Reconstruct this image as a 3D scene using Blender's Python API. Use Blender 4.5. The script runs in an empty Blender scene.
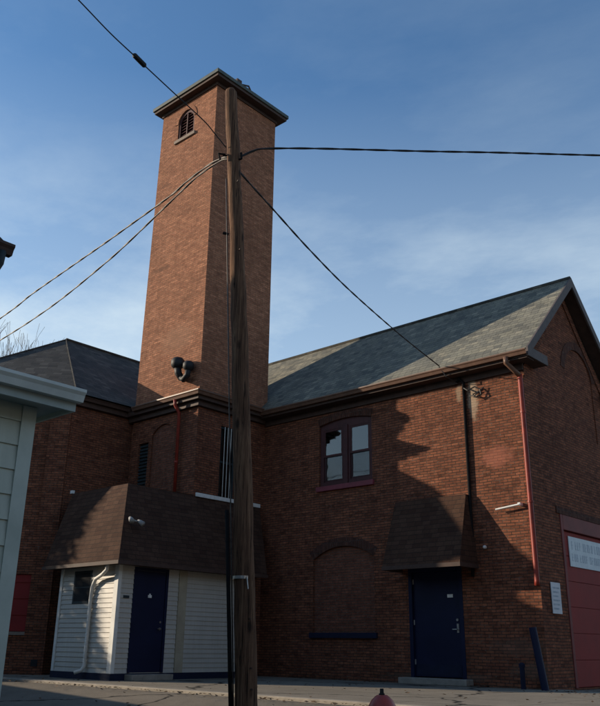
import bpy, bmesh, math, random
from mathutils import Vector, Matrix
from mathutils.geometry import tessellate_polygon
random.seed(7)
S = bpy.context.scene
COL = S.collection
R = math.radians

# ------------------------------------------------------------------ helpers
class MB:
    def __init__(s): s.v = []; s.f = []
    def add(s, vs, fs):
        b = len(s.v); s.v += [tuple(v) for v in vs]; s.f += [tuple(i + b for i in f) for f in fs]; return s
    def box(s, x0, y0, z0, x1, y1, z1):
        x0, x1 = min(x0, x1), max(x0, x1); y0, y1 = min(y0, y1), max(y0, y1); z0, z1 = min(z0, z1), max(z0, z1)
        vs = [(x, y, z) for z in (z0, z1) for (x, y) in ((x0, y0), (x1, y0), (x1, y1), (x0, y1))]
        return s.add(vs, [(3, 2, 1, 0), (4, 5, 6, 7), (0, 1, 5, 4), (1, 2, 6, 5), (2, 3, 7, 6), (3, 0, 4, 7)])
    def obox(s, O, T, N, u0, z0, u1, z1, d0, d1):
        """box on a wall frame: u along T, height z, depth d along outward N"""
        P = lambda u, d, z: (O[0] + T[0] * u + N[0] * d, O[1] + T[1] * u + N[1] * d, z)
        vs = [P(u, d, z) for z in (z0, z1) for (u, d) in ((u0, d0), (u1, d0), (u1, d1), (u0, d1))]
        return s.add(vs, [(0, 1, 2, 3), (7, 6, 5, 4), (4, 5, 1, 0), (5, 6, 2, 1), (6, 7, 3, 2), (7, 4, 0, 3)])
    def poly(s, pts): return s.add(pts, [tuple(range(len(pts)))])
    def prism(s, ring, vec):
        """ring of 3d points extruded by vec, closed"""
        n = len(ring); v = Vector(vec)
        a = [Vector(p) for p in ring]; b = [p + v for p in a]
        return s.add(a + b, [tuple(range(n))[::-1], tuple(range(n, 2 * n))] + [(i, (i + 1) % n, n + (i + 1) % n, n + i) for i in range(n)])
    def tube(s, pts, rad, n=8, cap=True):
        pts = [Vector(p) for p in pts]
        rads = rad if isinstance(rad, (list, tuple)) else [rad] * len(pts)
        rings = []; up = Vector((0.13, 0.31, 0.94)).normalized()
        d = (pts[1] - pts[0]).normalized(); a = d.cross(up).normalized()
        for i, p in enumerate(pts):
            if i == 0: t = pts[1] - pts[0]
            elif i == len(pts) - 1: t = pts[-1] - pts[-2]
            else: t = (pts[i + 1] - pts[i]).normalized() + (pts[i] - pts[i - 1]).normalized()
            t.normalize(); a = (a - t * a.dot(t))
            if a.length < 1e-5: a = t.orthogonal()
            a.normalize(); b = t.cross(a)
            rings.append([p + (a * math.cos(2 * math.pi * k / n) + b * math.sin(2 * math.pi * k / n)) * rads[i] for k in range(n)])
        vs = [v for r in rings for v in r]; fs = []
        for i in range(len(pts) - 1):
            for k in range(n):
                fs.append((i * n + k, i * n + (k + 1) % n, (i + 1) * n + (k + 1) % n, (i + 1) * n + k))
        if cap:
            fs.append(tuple(range(n))[::-1]); fs.append(tuple((len(pts) - 1) * n + k for k in range(n)))
        return s.add(vs, fs)
    def lathe(s, c, prof, n=20, axis='z'):
        vs = []; fs = []
        for (r, h) in prof:
            for k in range(n):
                a = 2 * math.pi * k / n
                q = (r * math.cos(a), r * math.sin(a), h)
                if axis == 'x': q = (q[2], q[0], q[1])
                if axis == 'y': q = (q[0], q[2], q[1])
                vs.append((c[0] + q[0], c[1] + q[1], c[2] + q[2]))
        m = len(prof)
        for i in range(m - 1):
            for k in range(n):
                fs.append((i * n + k, i * n + (k + 1) % n, (i + 1) * n + (k + 1) % n, (i + 1) * n + k))
        fs.append(tuple(range(n))[::-1]); fs.append(tuple((m - 1) * n + k for k in range(n)))
        return s.add(vs, fs)
    def build(s, name, mat, parent=None, smooth=False, off=None, bevel=0):
        o3 = Vector(off) if off is not None else (Vector(parent.get('_org', (0, 0, 0))) if parent else Vector((0, 0, 0)))
        me = bpy.data.meshes.new(name)
        me.from_pydata([tuple(Vector(v) - o3) for v in s.v], [], s.f)
        me.validate()
        uv = me.uv_layers.new(name='UVMap')
        for p in me.polygons:
            n = p.normal
            if abs(n.z) > 0.98: t = Vector((1, 0, 0)); w = Vector((0, 1, 0))
            else:
                t = Vector((0, 0, 1)).cross(n); t.normalize(); w = n.cross(t)
            for li in p.loop_indices:
                q = me.vertices[me.loops[li].vertex_index].co + o3
                uv.data[li].uv = (q.dot(t), q.dot(w))
            p.use_smooth = smooth
        me.materials.append(mat)
        o = bpy.data.objects.new(name, me); COL.objects.link(o)
        if parent: o.parent = parent; o['_org'] = tuple(parent.get('_org', (0, 0, 0)))
        else: o.location = o3; o['_org'] = tuple(o3)
        if bevel:
            m = o.modifiers.new('bevel', 'BEVEL'); m.width = bevel; m.segments = 2; m.limit_method = 'ANGLE'
        return o

def thing(name, loc, label, cat, group=None):
    o = bpy.data.objects.new(name, None); COL.objects.link(o); o.location = loc; o['_org'] = tuple(loc)
    o.empty_display_size = .3
    return tag(o, label, cat, group)
def tag(o, label, cat, group=None):
    o['label'] = label; o['category'] = cat
    if group: o['group'] = group
    return o
def struct(o): o['kind'] = 'structure'; return o

def arch(u0, u1, zs, rise, n=10):
    """points of a segmental arch from (u1,zs) over to (u0,zs)"""
    w = (u1 - u0) / 2; c = (u0 + u1) / 2; rad = (w * w + rise * rise) / (2 * rise); zc = zs + rise - rad
    a0 = math.asin(w / rad)
    if rise > w - 1e-6: a0 = math.pi / 2
    return [(c + rad * math.sin(a0 - 2 * a0 * i / n), zc + rad * math.cos(a0 - 2 * a0 * i / n)) for i in range(n + 1)]
def arched(u0, u1, z0, zs, rise, n=10): return [(u0, z0), (u1, z0)] + arch(u0, u1, zs, rise, n)
def rect(u0, z0, u1, z1): return [(u0, z0), (u1, z0), (u1, z1), (u0, z1)]

def wall(mb, O, T, N, outer, holes=(), depth=.2, d=0.0):
    P = lambda u, z, dd: (O[0] + T[0] * u + N[0] * dd, O[1] + T[1] * u + N[1] * dd, z)
    loops = [outer] + list(holes)
    flat = [p for l in loops for p in l]
    tris = tessellate_polygon([[Vector((p[0], p[1], 0)) for p in l] for l in loops])
    vs = [P(p[0], p[1], d) for p in flat]
    fs = []
    nv = Vector((N[0], N[1], 0))
    for t in tris:
        a, b, c = [Vector(vs[i]) for i in t]
        nn = (b - a).cross(c - a)
        if nn.length < 1e-9: continue
        fs.append(tuple(t) if nn.dot(nv) > 0 else tuple(t)[::-1])
    mb.add(vs, fs)
    for h in holes:
        n = len(h)
        # make hole ccw (u,z)
        A = sum(h[i][0] * h[(i + 1) % n][1] - h[(i + 1) % n][0] * h[i][1] for i in range(n))
        hh = h if A > 0 else h[::-1]
        a = [P(p[0], p[1], d) for p in hh]; b = [P(p[0], p[1], d - depth) for p in hh]
        hand = (Vector((T[0], T[1], 0)).cross(Vector((0, 0, 1)))).dot(nv) > 0
        for i in range(n):
            j = (i + 1) % n
            q = [a[i], b[i], b[j], a[j]]
            # reveal must face the middle of the hole
            mb.poly(q if hand else q[::-1])
    return mb

# ------------------------------------------------------------------ materials
def newmat(name):
    m = bpy.data.materials.new(name); m.use_nodes = True; nt = m.node_tree
    b = nt.nodes['Principled BSDF']; return m, nt, b
def nd(nt, t, **k):
    n = nt.nodes.new(t)
    for a, v in k.items(): setattr(n, a, v)
    return n
def lk(nt, a, b): nt.links.new(a, b)
def noise(nt, vec, scale, detail=4, rough=.6):
    n = nd(nt, 'ShaderNodeTexNoise'); n.inputs['Scale'].default_value = scale; n.inputs['Detail'].default_value = detail
    n.inputs['Roughness'].default_value = rough; lk(nt, vec, n.inputs['Vector']); return n.outputs['Fac']
def ramp(nt, fac, stops):
    r = nd(nt, 'ShaderNodeValToRGB'); lk(nt, fac, r.inputs['Fac'])
    e = r.color_ramp.elements
    while len(e) < len(stops): e.new(.5)
    for i, (p, c) in enumerate(stops): e[i].position = p; e[i].color = (c[0], c[1], c[2], 1) if hasattr(c, '__len__') else (c, c, c, 1)
    return r.outputs['Color']
def mix(nt, fac, a, b, mode='MIX'):
    m = nd(nt, 'ShaderNodeMix', data_type='RGBA', blend_type=mode)
    for sock, v in ((m.inputs['Factor'], fac), (m.inputs['A'], a), (m.inputs['B'], b)):
        if hasattr(v, 'links'): lk(nt, v, sock)
        elif hasattr(v, '__len__'): sock.default_value = (v[0], v[1], v[2], 1)
        else: sock.default_value = v
    return m.outputs['Result']
def mth(nt, op, a, b=0.0, c=None):
    m = nd(nt, 'ShaderNodeMath', operation=op)
    for i, v in enumerate((a, b) if c is None else (a, b, c)):
        if hasattr(v, 'links'): lk(nt, v, m.inputs[i])
        else: m.inputs[i].default_value = v
    return m.outputs[0]
def bump(nt, b, h, strength=.5, dist=.01):
    n = nd(nt, 'ShaderNodeBump'); n.inputs['Strength'].default_value = strength; n.inputs['Distance'].default_value = dist
    lk(nt, h, n.inputs['Height']); lk(nt, n.outputs['Normal'], b.inputs['Normal'])

def plain(name, c1, c2=None, scale=3.0, rough=.7, bmp=.0, bscale=40, metal=0, spec=.3, stretch=None):
    m, nt, b = newmat(name); tc = nd(nt, 'ShaderNodeTexCoord').outputs['Object']
    if stretch:
        mp = nd(nt, 'ShaderNodeMapping'); mp.inputs['Scale'].default_value = stretch; lk(nt, tc, mp.inputs['Vector']); tc = mp.outputs[0]
    c2 = c2 or tuple(x * .75 for x in c1)
    f = noise(nt, tc, scale, 6, .65)
    col = ramp(nt, f, [(.32, c2), (.68, c1)])
    lk(nt, col, b.inputs['Base Color'])
    b.inputs['Roughness'].default_value = rough; b.inputs['Metallic'].default_value = metal
    b.inputs['Specular IOR Level'].default_value = spec
    if bmp: bump(nt, b, noise(nt, tc, bscale, 5, .6), bmp, .006)
    return m

def brick_mat(name, c1, c2, mortar, w=.200, h=.0640, ms=.009, stain=.46, patches=(), soft=.25, dark=.58, off=.5):
    m, nt, b = newmat(name)
    uv = nd(nt, 'ShaderNodeUVMap').outputs['UV']
    # slight wobble so courses are not ruler straight
    nz = nd(nt, 'ShaderNodeTexNoise'); nz.inputs['Scale'].default_value = 2.2; lk(nt, uv, nz.inputs['Vector'])
    sub = nd(nt, 'ShaderNodeVectorMath', operation='SUBTRACT'); lk(nt, nz.outputs['Color'], sub.inputs[0]); sub.inputs[1].default_value = (.5, .5, .5)
    sc = nd(nt, 'ShaderNodeVectorMath', operation='SCALE'); lk(nt, sub.outputs[0], sc.inputs[0]); sc.inputs['Scale'].default_value = .030
    ad = nd(nt, 'ShaderNodeVectorMath', operation='ADD'); lk(nt, uv, ad.inputs[0]); lk(nt, sc.outputs[0], ad.inputs[1])
    vec = ad.outputs[0]
    br = nd(nt, 'ShaderNodeTexBrick'); br.offset = off
    lk(nt, vec, br.inputs['Vector'])
    br.inputs['Scale'].default_value = 1; br.inputs['Brick Width'].default_value = w; br.inputs['Row Height'].default_value = h
    br.inputs['Mortar Size'].default_value = ms; br.inputs['Mortar Smooth'].default_value = soft; br.inputs['Bias'].default_value = -.1
    br.inputs['Color1'].default_value = (*c1, 1); br.inputs['Color2'].default_value = (*c2, 1); br.inputs['Mortar'].default_value = (*mortar, 1)
    # per-brick variation: a second lookup made of brick cells
    sep = nd(nt, 'ShaderNodeSeparateXYZ'); lk(nt, vec, sep.inputs[0])
    row = mth(nt, 'FLOOR', mth(nt, 'DIVIDE', sep.outputs[1], h))
    shift = mth(nt, 'MULTIPLY', mth(nt, 'MODULO', mth(nt, 'ABSOLUTE', row), 2.0), w * off)
    cx = mth(nt, 'FLOOR', mth(nt, 'DIVIDE', mth(nt, 'SUBTRACT', sep.outputs[0], shift), w))
    cmb = nd(nt, 'ShaderNodeCombineXYZ'); lk(nt, cx, cmb.inputs[0]); lk(nt, row, cmb.inputs[1])
    wn = nd(nt, 'ShaderNodeTexWhiteNoise', noise_dimensions='2D'); lk(nt, cmb.outputs[0], wn.inputs['Vector'])
    var = ramp(nt, wn.outputs['Value'], [(0, dark), (.15, .86), (.85, 1.06), (1, 1.28)])
    brickcol = mix(nt, 1.0, br.outputs['Color'], var, 'MULTIPLY')
    mnz = noise(nt, uv, 9, 4, .7)
    mcol = ramp(nt, mnz, [(.38, tuple(c * .55 for c in mortar)), (.55, mortar), (.72, tuple(min(1.45 * c + .06, c * 3.0) for c in mortar))])
    col = mix(nt, br.outputs['Fac'], brickcol, mcol)
    smp = nd(nt, 'ShaderNodeMapping'); smp.inputs['Scale'].default_value = (2.2, .28, 1); lk(nt, uv, smp.inputs['Vector'])
    col = mix(nt, stain * .8, col, ramp(nt, noise(nt, smp.outputs[0], 1.6, 6, .7), [(.30, .50), (.5, .98), (.75, 1.2)]), 'MULTIPLY')
    big = noise(nt, uv, .55, 5, .7)
    col = mix(nt, stain, col, ramp(nt, big, [(.28, .45), (.5, 1.0), (.75, 1.25)]), 'MULTIPLY')
    fine = noise(nt, uv, 7, 5, .7)
    col = mix(nt, .55, col, ramp(nt, fine, [(.3, .6), (.6, 1.1)]), 'MULTIPLY')
    for (pu, pv, ru, rv, pc, amt) in patches:
        d = nd(nt, 'ShaderNodeMapping'); d.inputs['Location'].default_value = (-pu / ru, -pv / rv, 0); d.inputs['Scale'].default_value = (1 / ru, 1 / rv, 1)
        lk(nt, uv, d.inputs['Vector'])
        ln = nd(nt, 'ShaderNodeVectorMath', operation='LENGTH'); lk(nt, d.outputs[0], ln.inputs[0])
        dist = mth(nt, 'ADD', ln.outputs['Value'], mth(nt, 'MULTIPLY', mth(nt, 'SUBTRACT', noise(nt, uv, 5, 5, .7), .5), 1.6))
        mask = ramp(nt, dist, [(.5, amt), (1.0, 0)])
        col = mix(nt, mask, col, pc)
    lk(nt, col, b.inputs['Base Color']); b.inputs['Roughness'].default_value = .92; b.inputs['Specular IOR Level'].default_value = .15
    hgt = mth(nt, 'ADD', mth(nt, 'SUBTRACT', 1.0, br.outputs['Fac']), mth(nt, 'MULTIPLY', wn.outputs['Value'], .5))
    hgt = mth(nt, 'ADD', hgt, mth(nt, 'MULTIPLY', noise(nt, uv, 60, 3, .6), .5))
    bump(nt, b, hgt, .9, .008)
    return m

def shingle_mat(name, cols, w, h, rough=.75, lap=.012, gap=.004, amt=.6):
    m, nt, b = newmat(name)
    uv = nd(nt, 'ShaderNodeUVMap').outputs['UV']
    nz = nd(nt, 'ShaderNodeTexNoise'); nz.inputs['Scale'].default_value = 5; lk(nt, uv, nz.inputs['Vector'])
    sub = nd(nt, 'ShaderNodeVectorMath', operation='SUBTRACT'); lk(nt, nz.outputs['Color'], sub.inputs[0]); sub.inputs[1].default_value = (.5, .5, .5)
    sc = nd(nt, 'ShaderNodeVectorMath', operation='SCALE'); lk(nt, sub.outputs[0], sc.inputs[0]); sc.inputs['Scale'].default_value = .03
    ad = nd(nt, 'ShaderNodeVectorMath', operation='ADD'); lk(nt, uv, ad.inputs[0]); lk(nt, sc.outputs[0], ad.inputs[1])
    sep = nd(nt, 'ShaderNodeSeparateXYZ'); lk(nt, ad.outputs[0], sep.inputs[0])
    q = mth(nt, 'DIVIDE', sep.outputs[1], h); row = mth(nt, 'FLOOR', q); fr = mth(nt, 'SUBTRACT', q, row)
    wr = nd(nt, 'ShaderNodeTexWhiteNoise', noise_dimensions='1D'); lk(nt, row, wr.inputs['W'])
    cxx = mth(nt, 'ADD', mth(nt, 'DIVIDE', sep.outputs[0], w), wr.outputs['Value'])
    cx = mth(nt, 'FLOOR', cxx); fx = mth(nt, 'SUBTRACT', cxx, cx)
    cmb = nd(nt, 'ShaderNodeCombineXYZ'); lk(nt, cx, cmb.inputs[0]); lk(nt, row, cmb.inputs[1])
    wn = nd(nt, 'ShaderNodeTexWhiteNoise', noise_dimensions='2D'); lk(nt, cmb.outputs[0], wn.inputs['Vector'])
    n = len(cols)
    col = ramp(nt, wn.outputs['Value'], [(i / (n - 1), c) for i, c in enumerate(cols)])
    big = noise(nt, uv, .8, 5, .7)
    col = mix(nt, amt, col, ramp(nt, big, [(.3, .55), (.7, 1.3)]), 'MULTIPLY')
    col = mix(nt, .5, col, ramp(nt, noise(nt, uv, 25, 4, .7), [(.3, .6), (.7, 1.2)]), 'MULTIPLY')
    edge = mth(nt, 'LESS_THAN', fr, .10); side = mth(nt, 'LESS_THAN', fx, gap / w * 3)
    dk = mth(nt, 'MAXIMUM', edge, mth(nt, 'MULTIPLY', side, .7))
    col = mix(nt, mth(nt, 'MULTIPLY', dk, .72), col, (.012, .013, .014))
    lk(nt, col, b.inputs['Base Color']); b.inputs['Roughness'].default_value = rough; b.inputs['Specular IOR Level'].default_value = .12
    hh = mth(nt, 'ADD', mth(nt, 'SUBTRACT', 1.0, fr), mth(nt, 'MULTIPLY', wn.outputs['Value'], .5))
    hh = mth(nt, 'SUBTRACT', hh, mth(nt, 'MULTIPLY', side, .5))
    bump(nt, b, hh, 1.0, lap)
    return m

def siding_mat(name, col, exp=.23, wdth=.6, joints=True):
    m, nt, b = newmat(name)
    uv = nd(nt, 'ShaderNodeUVMap').outputs['UV']
    f = noise(nt, uv, 1.3, 6, .7)
    mp = nd(nt, 'ShaderNodeMapping'); mp.inputs['Scale'].default_value = (14, .7, 1); lk(nt, uv, mp.inputs['Vector'])
    st = noise(nt, mp.outputs[0], 1.0, 5, .7)
    c = mix(nt, .5, col, ramp(nt, f, [(.3, .72), (.7, 1.08)]), 'MULTIPLY')
    c = mix(nt, .35, c, ramp(nt, st, [(.3, .7), (.7, 1.1)]), 'MULTIPLY')
    lk(nt, c, b.inputs['Base Color']); b.inputs['Roughness'].default_value = .6
    bump(nt, b, noise(nt, mp.outputs[0], 3.0, 4, .6), .25, .003)
    return m

M = {}
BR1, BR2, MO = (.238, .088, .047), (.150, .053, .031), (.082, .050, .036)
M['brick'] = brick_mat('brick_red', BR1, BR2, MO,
    patches=[(-9.25, 6.2, .16, .62, (.40, .30, .21), .8), (-8.7, 4.70, .50, .28, (.36, .13, .085), .5), (-9.62, 6.35, .10, .25, (.34, .25, .17), .6),
             (-8.4, .65, .9, .22, (.15, .10, .075), .35), (-8.2, .2, .6, .22, (.16, .12, .09), .4), (-10.6, .0, 1.6, .12, (.10, .08, .06), .6)])
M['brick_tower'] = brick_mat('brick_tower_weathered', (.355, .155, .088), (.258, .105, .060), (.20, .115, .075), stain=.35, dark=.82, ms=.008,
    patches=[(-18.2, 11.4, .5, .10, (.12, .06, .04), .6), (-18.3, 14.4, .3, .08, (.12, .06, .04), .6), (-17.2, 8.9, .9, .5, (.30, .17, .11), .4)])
M['brick_infill'] = brick_mat('brick_infill_pale', (.21, .080, .048), (.155, .058, .036), (.12, .078, .058), stain=.3, dark=.8)
M['brick_arch'] = brick_mat('brick_arch_dark', (.11, .045, .03), (.07, .032, .024), (.09, .06, .05), w=.07, h=.24)
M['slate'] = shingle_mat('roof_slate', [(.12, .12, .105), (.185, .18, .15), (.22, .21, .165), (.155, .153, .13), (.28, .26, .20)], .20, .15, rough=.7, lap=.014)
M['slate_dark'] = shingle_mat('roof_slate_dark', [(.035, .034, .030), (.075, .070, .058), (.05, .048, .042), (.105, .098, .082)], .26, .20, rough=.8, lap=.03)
M['brown_shingle'] = shingle_mat('mansard_brown_shingle', [(.058, .029, .019), (.070, .037, .024), (.080, .043, .028), (.050, .025, .017)], .21, .115, rough=.9, lap=.010)
M['asphalt_shingle'] = shingle_mat('house_roof_shingle', [(.04, .04, .042), (.06, .058, .056), (.05, .05, .05)], .3, .14, rough=.9)
M['siding'] = siding_mat('white_siding', (.48, .45, .395))
M['siding_house'] = siding_mat('house_siding', (.48, .51, .42))
M['trim_house'] = plain('house_trim_paint', (.48, .52, .45), (.38, .42, .36), 2.5, .5, .1, 30)
M['trim_white'] = plain('white_trim_paint', (.70, .69, .64), (.55, .54, .50), 3, .5, .1, 30)
M['beige'] = plain('beige_trim_paint', (.40, .35, .25), (.30, .26, .19), 3, .6)
M['gutter'] = plain('brown_gutter_paint', (.16, .085, .055), (.10, .055, .038), 4, .45, .1, 30)
M['fascia'] = plain('dark_brown_wood', (.075, .042, .032), (.045, .028, .022), 5, .7, .2, 30)
M['rake'] = plain('grey_brown_board', (.105, .085, .080), (.07, .058, .055), 5, .7, .2, 30)
M['cap'] = plain('grey_green_copper_edge', (.085, .10, .088), (.045, .055, .05), 5, .55, .2, 40)
M['red_pipe'] = plain('red_painted_metal', (.30, .034, .018), (.16, .022, .014), 6, .5, .2, 40)
M['red_door'] = plain('red_garage_paint', (.25, .021, .018), (.19, .018, .016), 1.3, .7, .15, 60)
M['red_frame'] = plain('faded_red_frame_paint', (.19, .040, .036), (.13, .030, .028), 2.5, .65, .15, 60)
M['win_paint'] = plain('maroon_window_paint', (.075, .022, .022), (.045, .015, .015), 7, .6, .1, 60)
M['sill_red'] = plain('red_sill_paint', (.22, .045, .06), (.15, .035, .045), 7, .6)
M['navy'] = plain('navy_door_paint', (.008, .012, .042), (.005, .008, .028), 1.5, .55, .1, 60, spec=.2)
M['navy_rough'] = plain('navy_masonry_paint', (.010, .014, .04), (.006, .009, .024), 6, .8, .3, 40)
M['steel'] = plain('worn_steel', (.45, .45, .44), (.28, .28, .28), 20, .35, metal=.9)
M['black'] = plain('black_rubber', (.018, .018, .020), (.010, .010, .012), 9, .6)
M['conduit'] = plain('dark_conduit', (.016, .014, .014), (.010, .009, .009), 9, .8, spec=.1)
M['wire'] = plain('wire_black', (.022, .022, .024), (.014, .014, .015), 20, .55)
M['wire_grey'] = plain('wire_weathered_aluminium', (.13, .11, .095), (.05, .045, .04), 12, .5, metal=.2)
M['plastic_white'] = plain('white_plastic', (.75, .75, .72), (.60, .60, .57), 8, .45)
M['curtain'] = plain('curtain_cloth', (.75, .77, .80), (.50, .53, .58), 9, .9, stretch=(6, 6, .6))
M['dark_room'] = plain('dark_interior', (.02, .02, .022), (.012, .012, .013), 2, .9)
M['hydrant'] = plain('hydrant_red_paint', (.46, .050, .024), (.30, .030, .018), 8, .4, .25, 60, spec=.5)
M['stone'] = plain('grey_stone_sill', (.26, .20, .16), (.18, .14, .11), 6, .85, .4, 50)
M['bark'] = plain('bare_tree_bark', (.22, .18, .15), (.13, .105, .09), 8, .9)
M['sign_white'] = plain('sign_white_paint', (.62, .70, .72), (.50, .57, .60), 5, .55)
M['notice'] = plain('notice_white', (.55, .58, .62), (.46, .49, .53), 6, .5)
M['ink'] = plain('faded_blue_ink', (.40, .48, .54), (.30, .37, .43), 14, .6)
M['soffit'] = plain('soffit_paint', (.36, .41, .39), (.28, .33, .31), 3, .6)
M['lamp_grey'] = plain('aged_grey_plastic', (.36, .35, .33), (.24, .23, .22), 9, .6)
M['gutter_white'] = plain('white_gutter_paint', (.62, .65, .60), (.50, .53, .49), 3, .45, .1, 30)
M['vent'] = plain('shutter_dark', (.03, .045, .05), (.02, .03, .035), 8, .6)

def wood_mat():
    m, nt, b = newmat('weathered_pole_wood'); tc = nd(nt, 'ShaderNodeTexCoord').outputs['Object']
    mp = nd(nt, 'ShaderNodeMapping'); mp.inputs['Scale'].default_value = (9, 9, .35); lk(nt, tc, mp.inputs['Vector'])
    g = noise(nt, mp.outputs[0], 3.0, 8, .75)
    col = ramp(nt, g, [(.30, (.045, .023, .014)), (.50, (.135, .070, .040)), (.76, (.33, .20, .115))])
    mp2 = nd(nt, 'ShaderNodeMapping'); mp2.inputs['Scale'].default_value = (26, 26, .5); lk(nt, tc, mp2.inputs['Vector'])
    cr = noise(nt, mp2.outputs[0], 2.0, 4, .6)
    cm = ramp(nt, cr, [(.36, 1), (.42, 0)])
    col = mix(nt, cm, col, (.02, .012, .008))
    big = noise(nt, tc, .8, 4, .6)
    col = mix(nt, .6, col, ramp(nt, big, [(.3, .6), (.7, 1.25)]), 'MULTIPLY')
    # knots
    vo = nd(nt, 'ShaderNodeTexVoronoi'); vo.inputs['Scale'].default_value = 1.0
    mp3 = nd(nt, 'ShaderNodeMapping'); mp3.inputs['Scale'].default_value = (4, 4, 1.6); lk(nt, tc, mp3.inputs['Vector']); lk(nt, mp3.outputs[0], vo.inputs['Vector'])
    col = mix(nt, ramp(nt, vo.outputs['Distance'], [(.08, .9), (.16, 0)]), col, (.02, .012, .008))
    lk(nt, col, b.inputs['Base Color']); b.inputs['Roughness'].default_value = .9; b.inputs['Specular IOR Level'].default_value = .2
    bump(nt, b, mth(nt, 'SUBTRACT', g, mth(nt, 'MULTIPLY', cm, .5)), .8, .02)
    return m
M['wood'] = wood_mat()

def glass_mat():
    m, nt, b = newmat('window_glass')
    nt.nodes.remove(b); out = nt.nodes['Material Output']
    gl = nd(nt, 'ShaderNodeBsdfGlossy'); gl.inputs['Roughness'].default_value = .03; gl.inputs['Color'].default_value = (.9, .93, .95, 1)
    tr = nd(nt, 'ShaderNodeBsdfTransparent'); tr.inputs['Color'].default_value = (.75, .82, .84, 1)
    tc = nd(nt, 'ShaderNodeTexCoord').outputs['Object']
    bp = nd(nt, 'ShaderNodeBump'); bp.inputs['Strength'].default_value = .12; bp.inputs['Distance'].default_value = .02
    lk(nt, noise(nt, tc, 2.0, 2, .5), bp.inputs['Height']); lk(nt, bp.outputs[0], gl.inputs['Normal'])
    fr = nd(nt, 'ShaderNodeFresnel'); fr.inputs['IOR'].default_value = 1.9
    mx = nd(nt, 'ShaderNodeMixShader'); lk(nt, fr.outputs[0], mx.inputs[0]); lk(nt, tr.outputs[0], mx.inputs[1]); lk(nt, gl.outputs[0], mx.inputs[2])
    lk(nt, mx.outputs[0], out.inputs['Surface']); return m
M['glass'] = glass_mat()
def sash_dimmer_mat():  # thin dark see-through sheet for dimming the lower sashes
    m, nt, b = newmat('sash_dimmer'); out = nt.nodes['Material Output']
    b.inputs['Base Color'].default_value = (.03, .032, .035, 1); b.inputs['Roughness'].default_value = .8
    tr = nd(nt, 'ShaderNodeBsdfTransparent'); mx = nd(nt, 'ShaderNodeMixShader'); mx.inputs[0].default_value = .12
    lk(nt, tr.outputs[0], mx.inputs[1]); lk(nt, b.outputs[0], mx.inputs[2]); lk(nt, mx.outputs[0], out.inputs['Surface']); return m
M['dimmer'] = sash_dimmer_mat()

def ground_mat(name, c_lo, c_hi, joints=None, cracks=True, bs=60, stain=.6):
    m, nt, b = newmat(name); tc = nd(nt, 'ShaderNodeTexCoord').outputs['Object']
    big = noise(nt, tc, .35, 6, .7); fine = noise(nt, tc, bs, 4, .7); mid = noise(nt, tc, 3.0, 6, .7)
    col = ramp(nt, fine, [(.25, c_lo), (.75, c_hi)])
    col = mix(nt, stain, col, ramp(nt, big, [(.3, .6), (.7, 1.2)]), 'MULTIPLY')
    col = mix(nt, .5, col, ramp(nt, mid, [(.3, .65), (.7, 1.15)]), 'MULTIPLY')
    h = fine
    if cracks:
        vo = nd(nt, 'ShaderNodeTexVoronoi', feature='DISTANCE_TO_EDGE'); vo.inputs['Scale'].default_value = .22
        wv = nd(nt, 'ShaderNodeVectorMath', operation='ADD'); lk(nt, tc, wv.inputs[0])
        nn = nd(nt, 'ShaderNodeTexNoise'); nn.inputs['Scale'].default_value = 1.2; nn.inputs['Detail'].default_value = 5; lk(nt, tc, nn.inputs['Vector']); lk(nt, nn.outputs['Color'], wv.inputs[1])
        lk(nt, wv.outputs[0], vo.inputs['Vector'])
        cm = ramp(nt, vo.outputs['Distance'], [(.004, 1), (.012, 0)])
        col = mix(nt, cm, col, (.012, .012, .012))
    if joints:
        sep = nd(nt, 'ShaderNodeSeparateXYZ'); lk(nt, tc, sep.inputs[0])
        jm = None
        for ax, sp in joints:
            fr = mth(nt, 'FRACT', mth(nt, 'DIVIDE', sep.outputs[ax], sp)); t = mth(nt, 'LESS_THAN', fr, .018 / sp)
            jm = t if jm is None else mth(nt, 'MAXIMUM', jm, t)
        col = mix(nt, jm, col, (.025, .024, .022))
    lk(nt, col, b.inputs['Base Color']); b.inputs['Roughness'].default_value = .93; b.inputs['Specular IOR Level'].default_value = .2
    bump(nt, b, h, .6, .01); return m
M['asphalt'] = ground_mat('worn_pale_asphalt', (.125, .108, .086), (.25, .215, .168))
M['concrete'] = ground_mat('concrete_pavement', (.175, .152, .12), (.29, .255, .20), joints=((0, 1.5), (1, 1.55)), cracks=True, bs=45)
M['kerb'] = plain('kerb_concrete', (.33, .29, .24), (.20, .18, .15), 4, .9, .3, 50)

# ------------------------------------------------------------------ ground
def ground():
    mb = MB(); xs = [-220, -60, -30, -20, -15, -10, -5, 0, 10, 40, 220]
    ys = [(-220, -.9), (-60, -.9), (-10, -.9), (0, -.90), (2, -.82), (4, -.70), (6, -.55), (8, -.38), (9.6, -.23), (10.4, -.195), (11.2, -.20), (30, -.20), (60, -.20), (220, -.2)]
    vs = [(x, y, z) for (y, z) in ys for x in xs]; n = len(xs)
    fs = [(j * n + i, j * n + i + 1, (j + 1) * n + i + 1, (j + 1) * n + i) for j in range(len(ys) - 1) for i in range(n - 1)]
    mb.add(vs, fs); return struct(mb.build('ground', M['asphalt']))
ground()
KY = 10.15
mb = MB(); mb.box(-45, KY + .16, -.5, 12, 16.8, -.152); struct(mb.build('pavement', M['concrete']))
mb = MB()
mb.box(-45, KY, -.5, 12, KY + .156, -.150)
struct(mb.build('pavement_edge', M['kerb'], bevel=.02))

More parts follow.
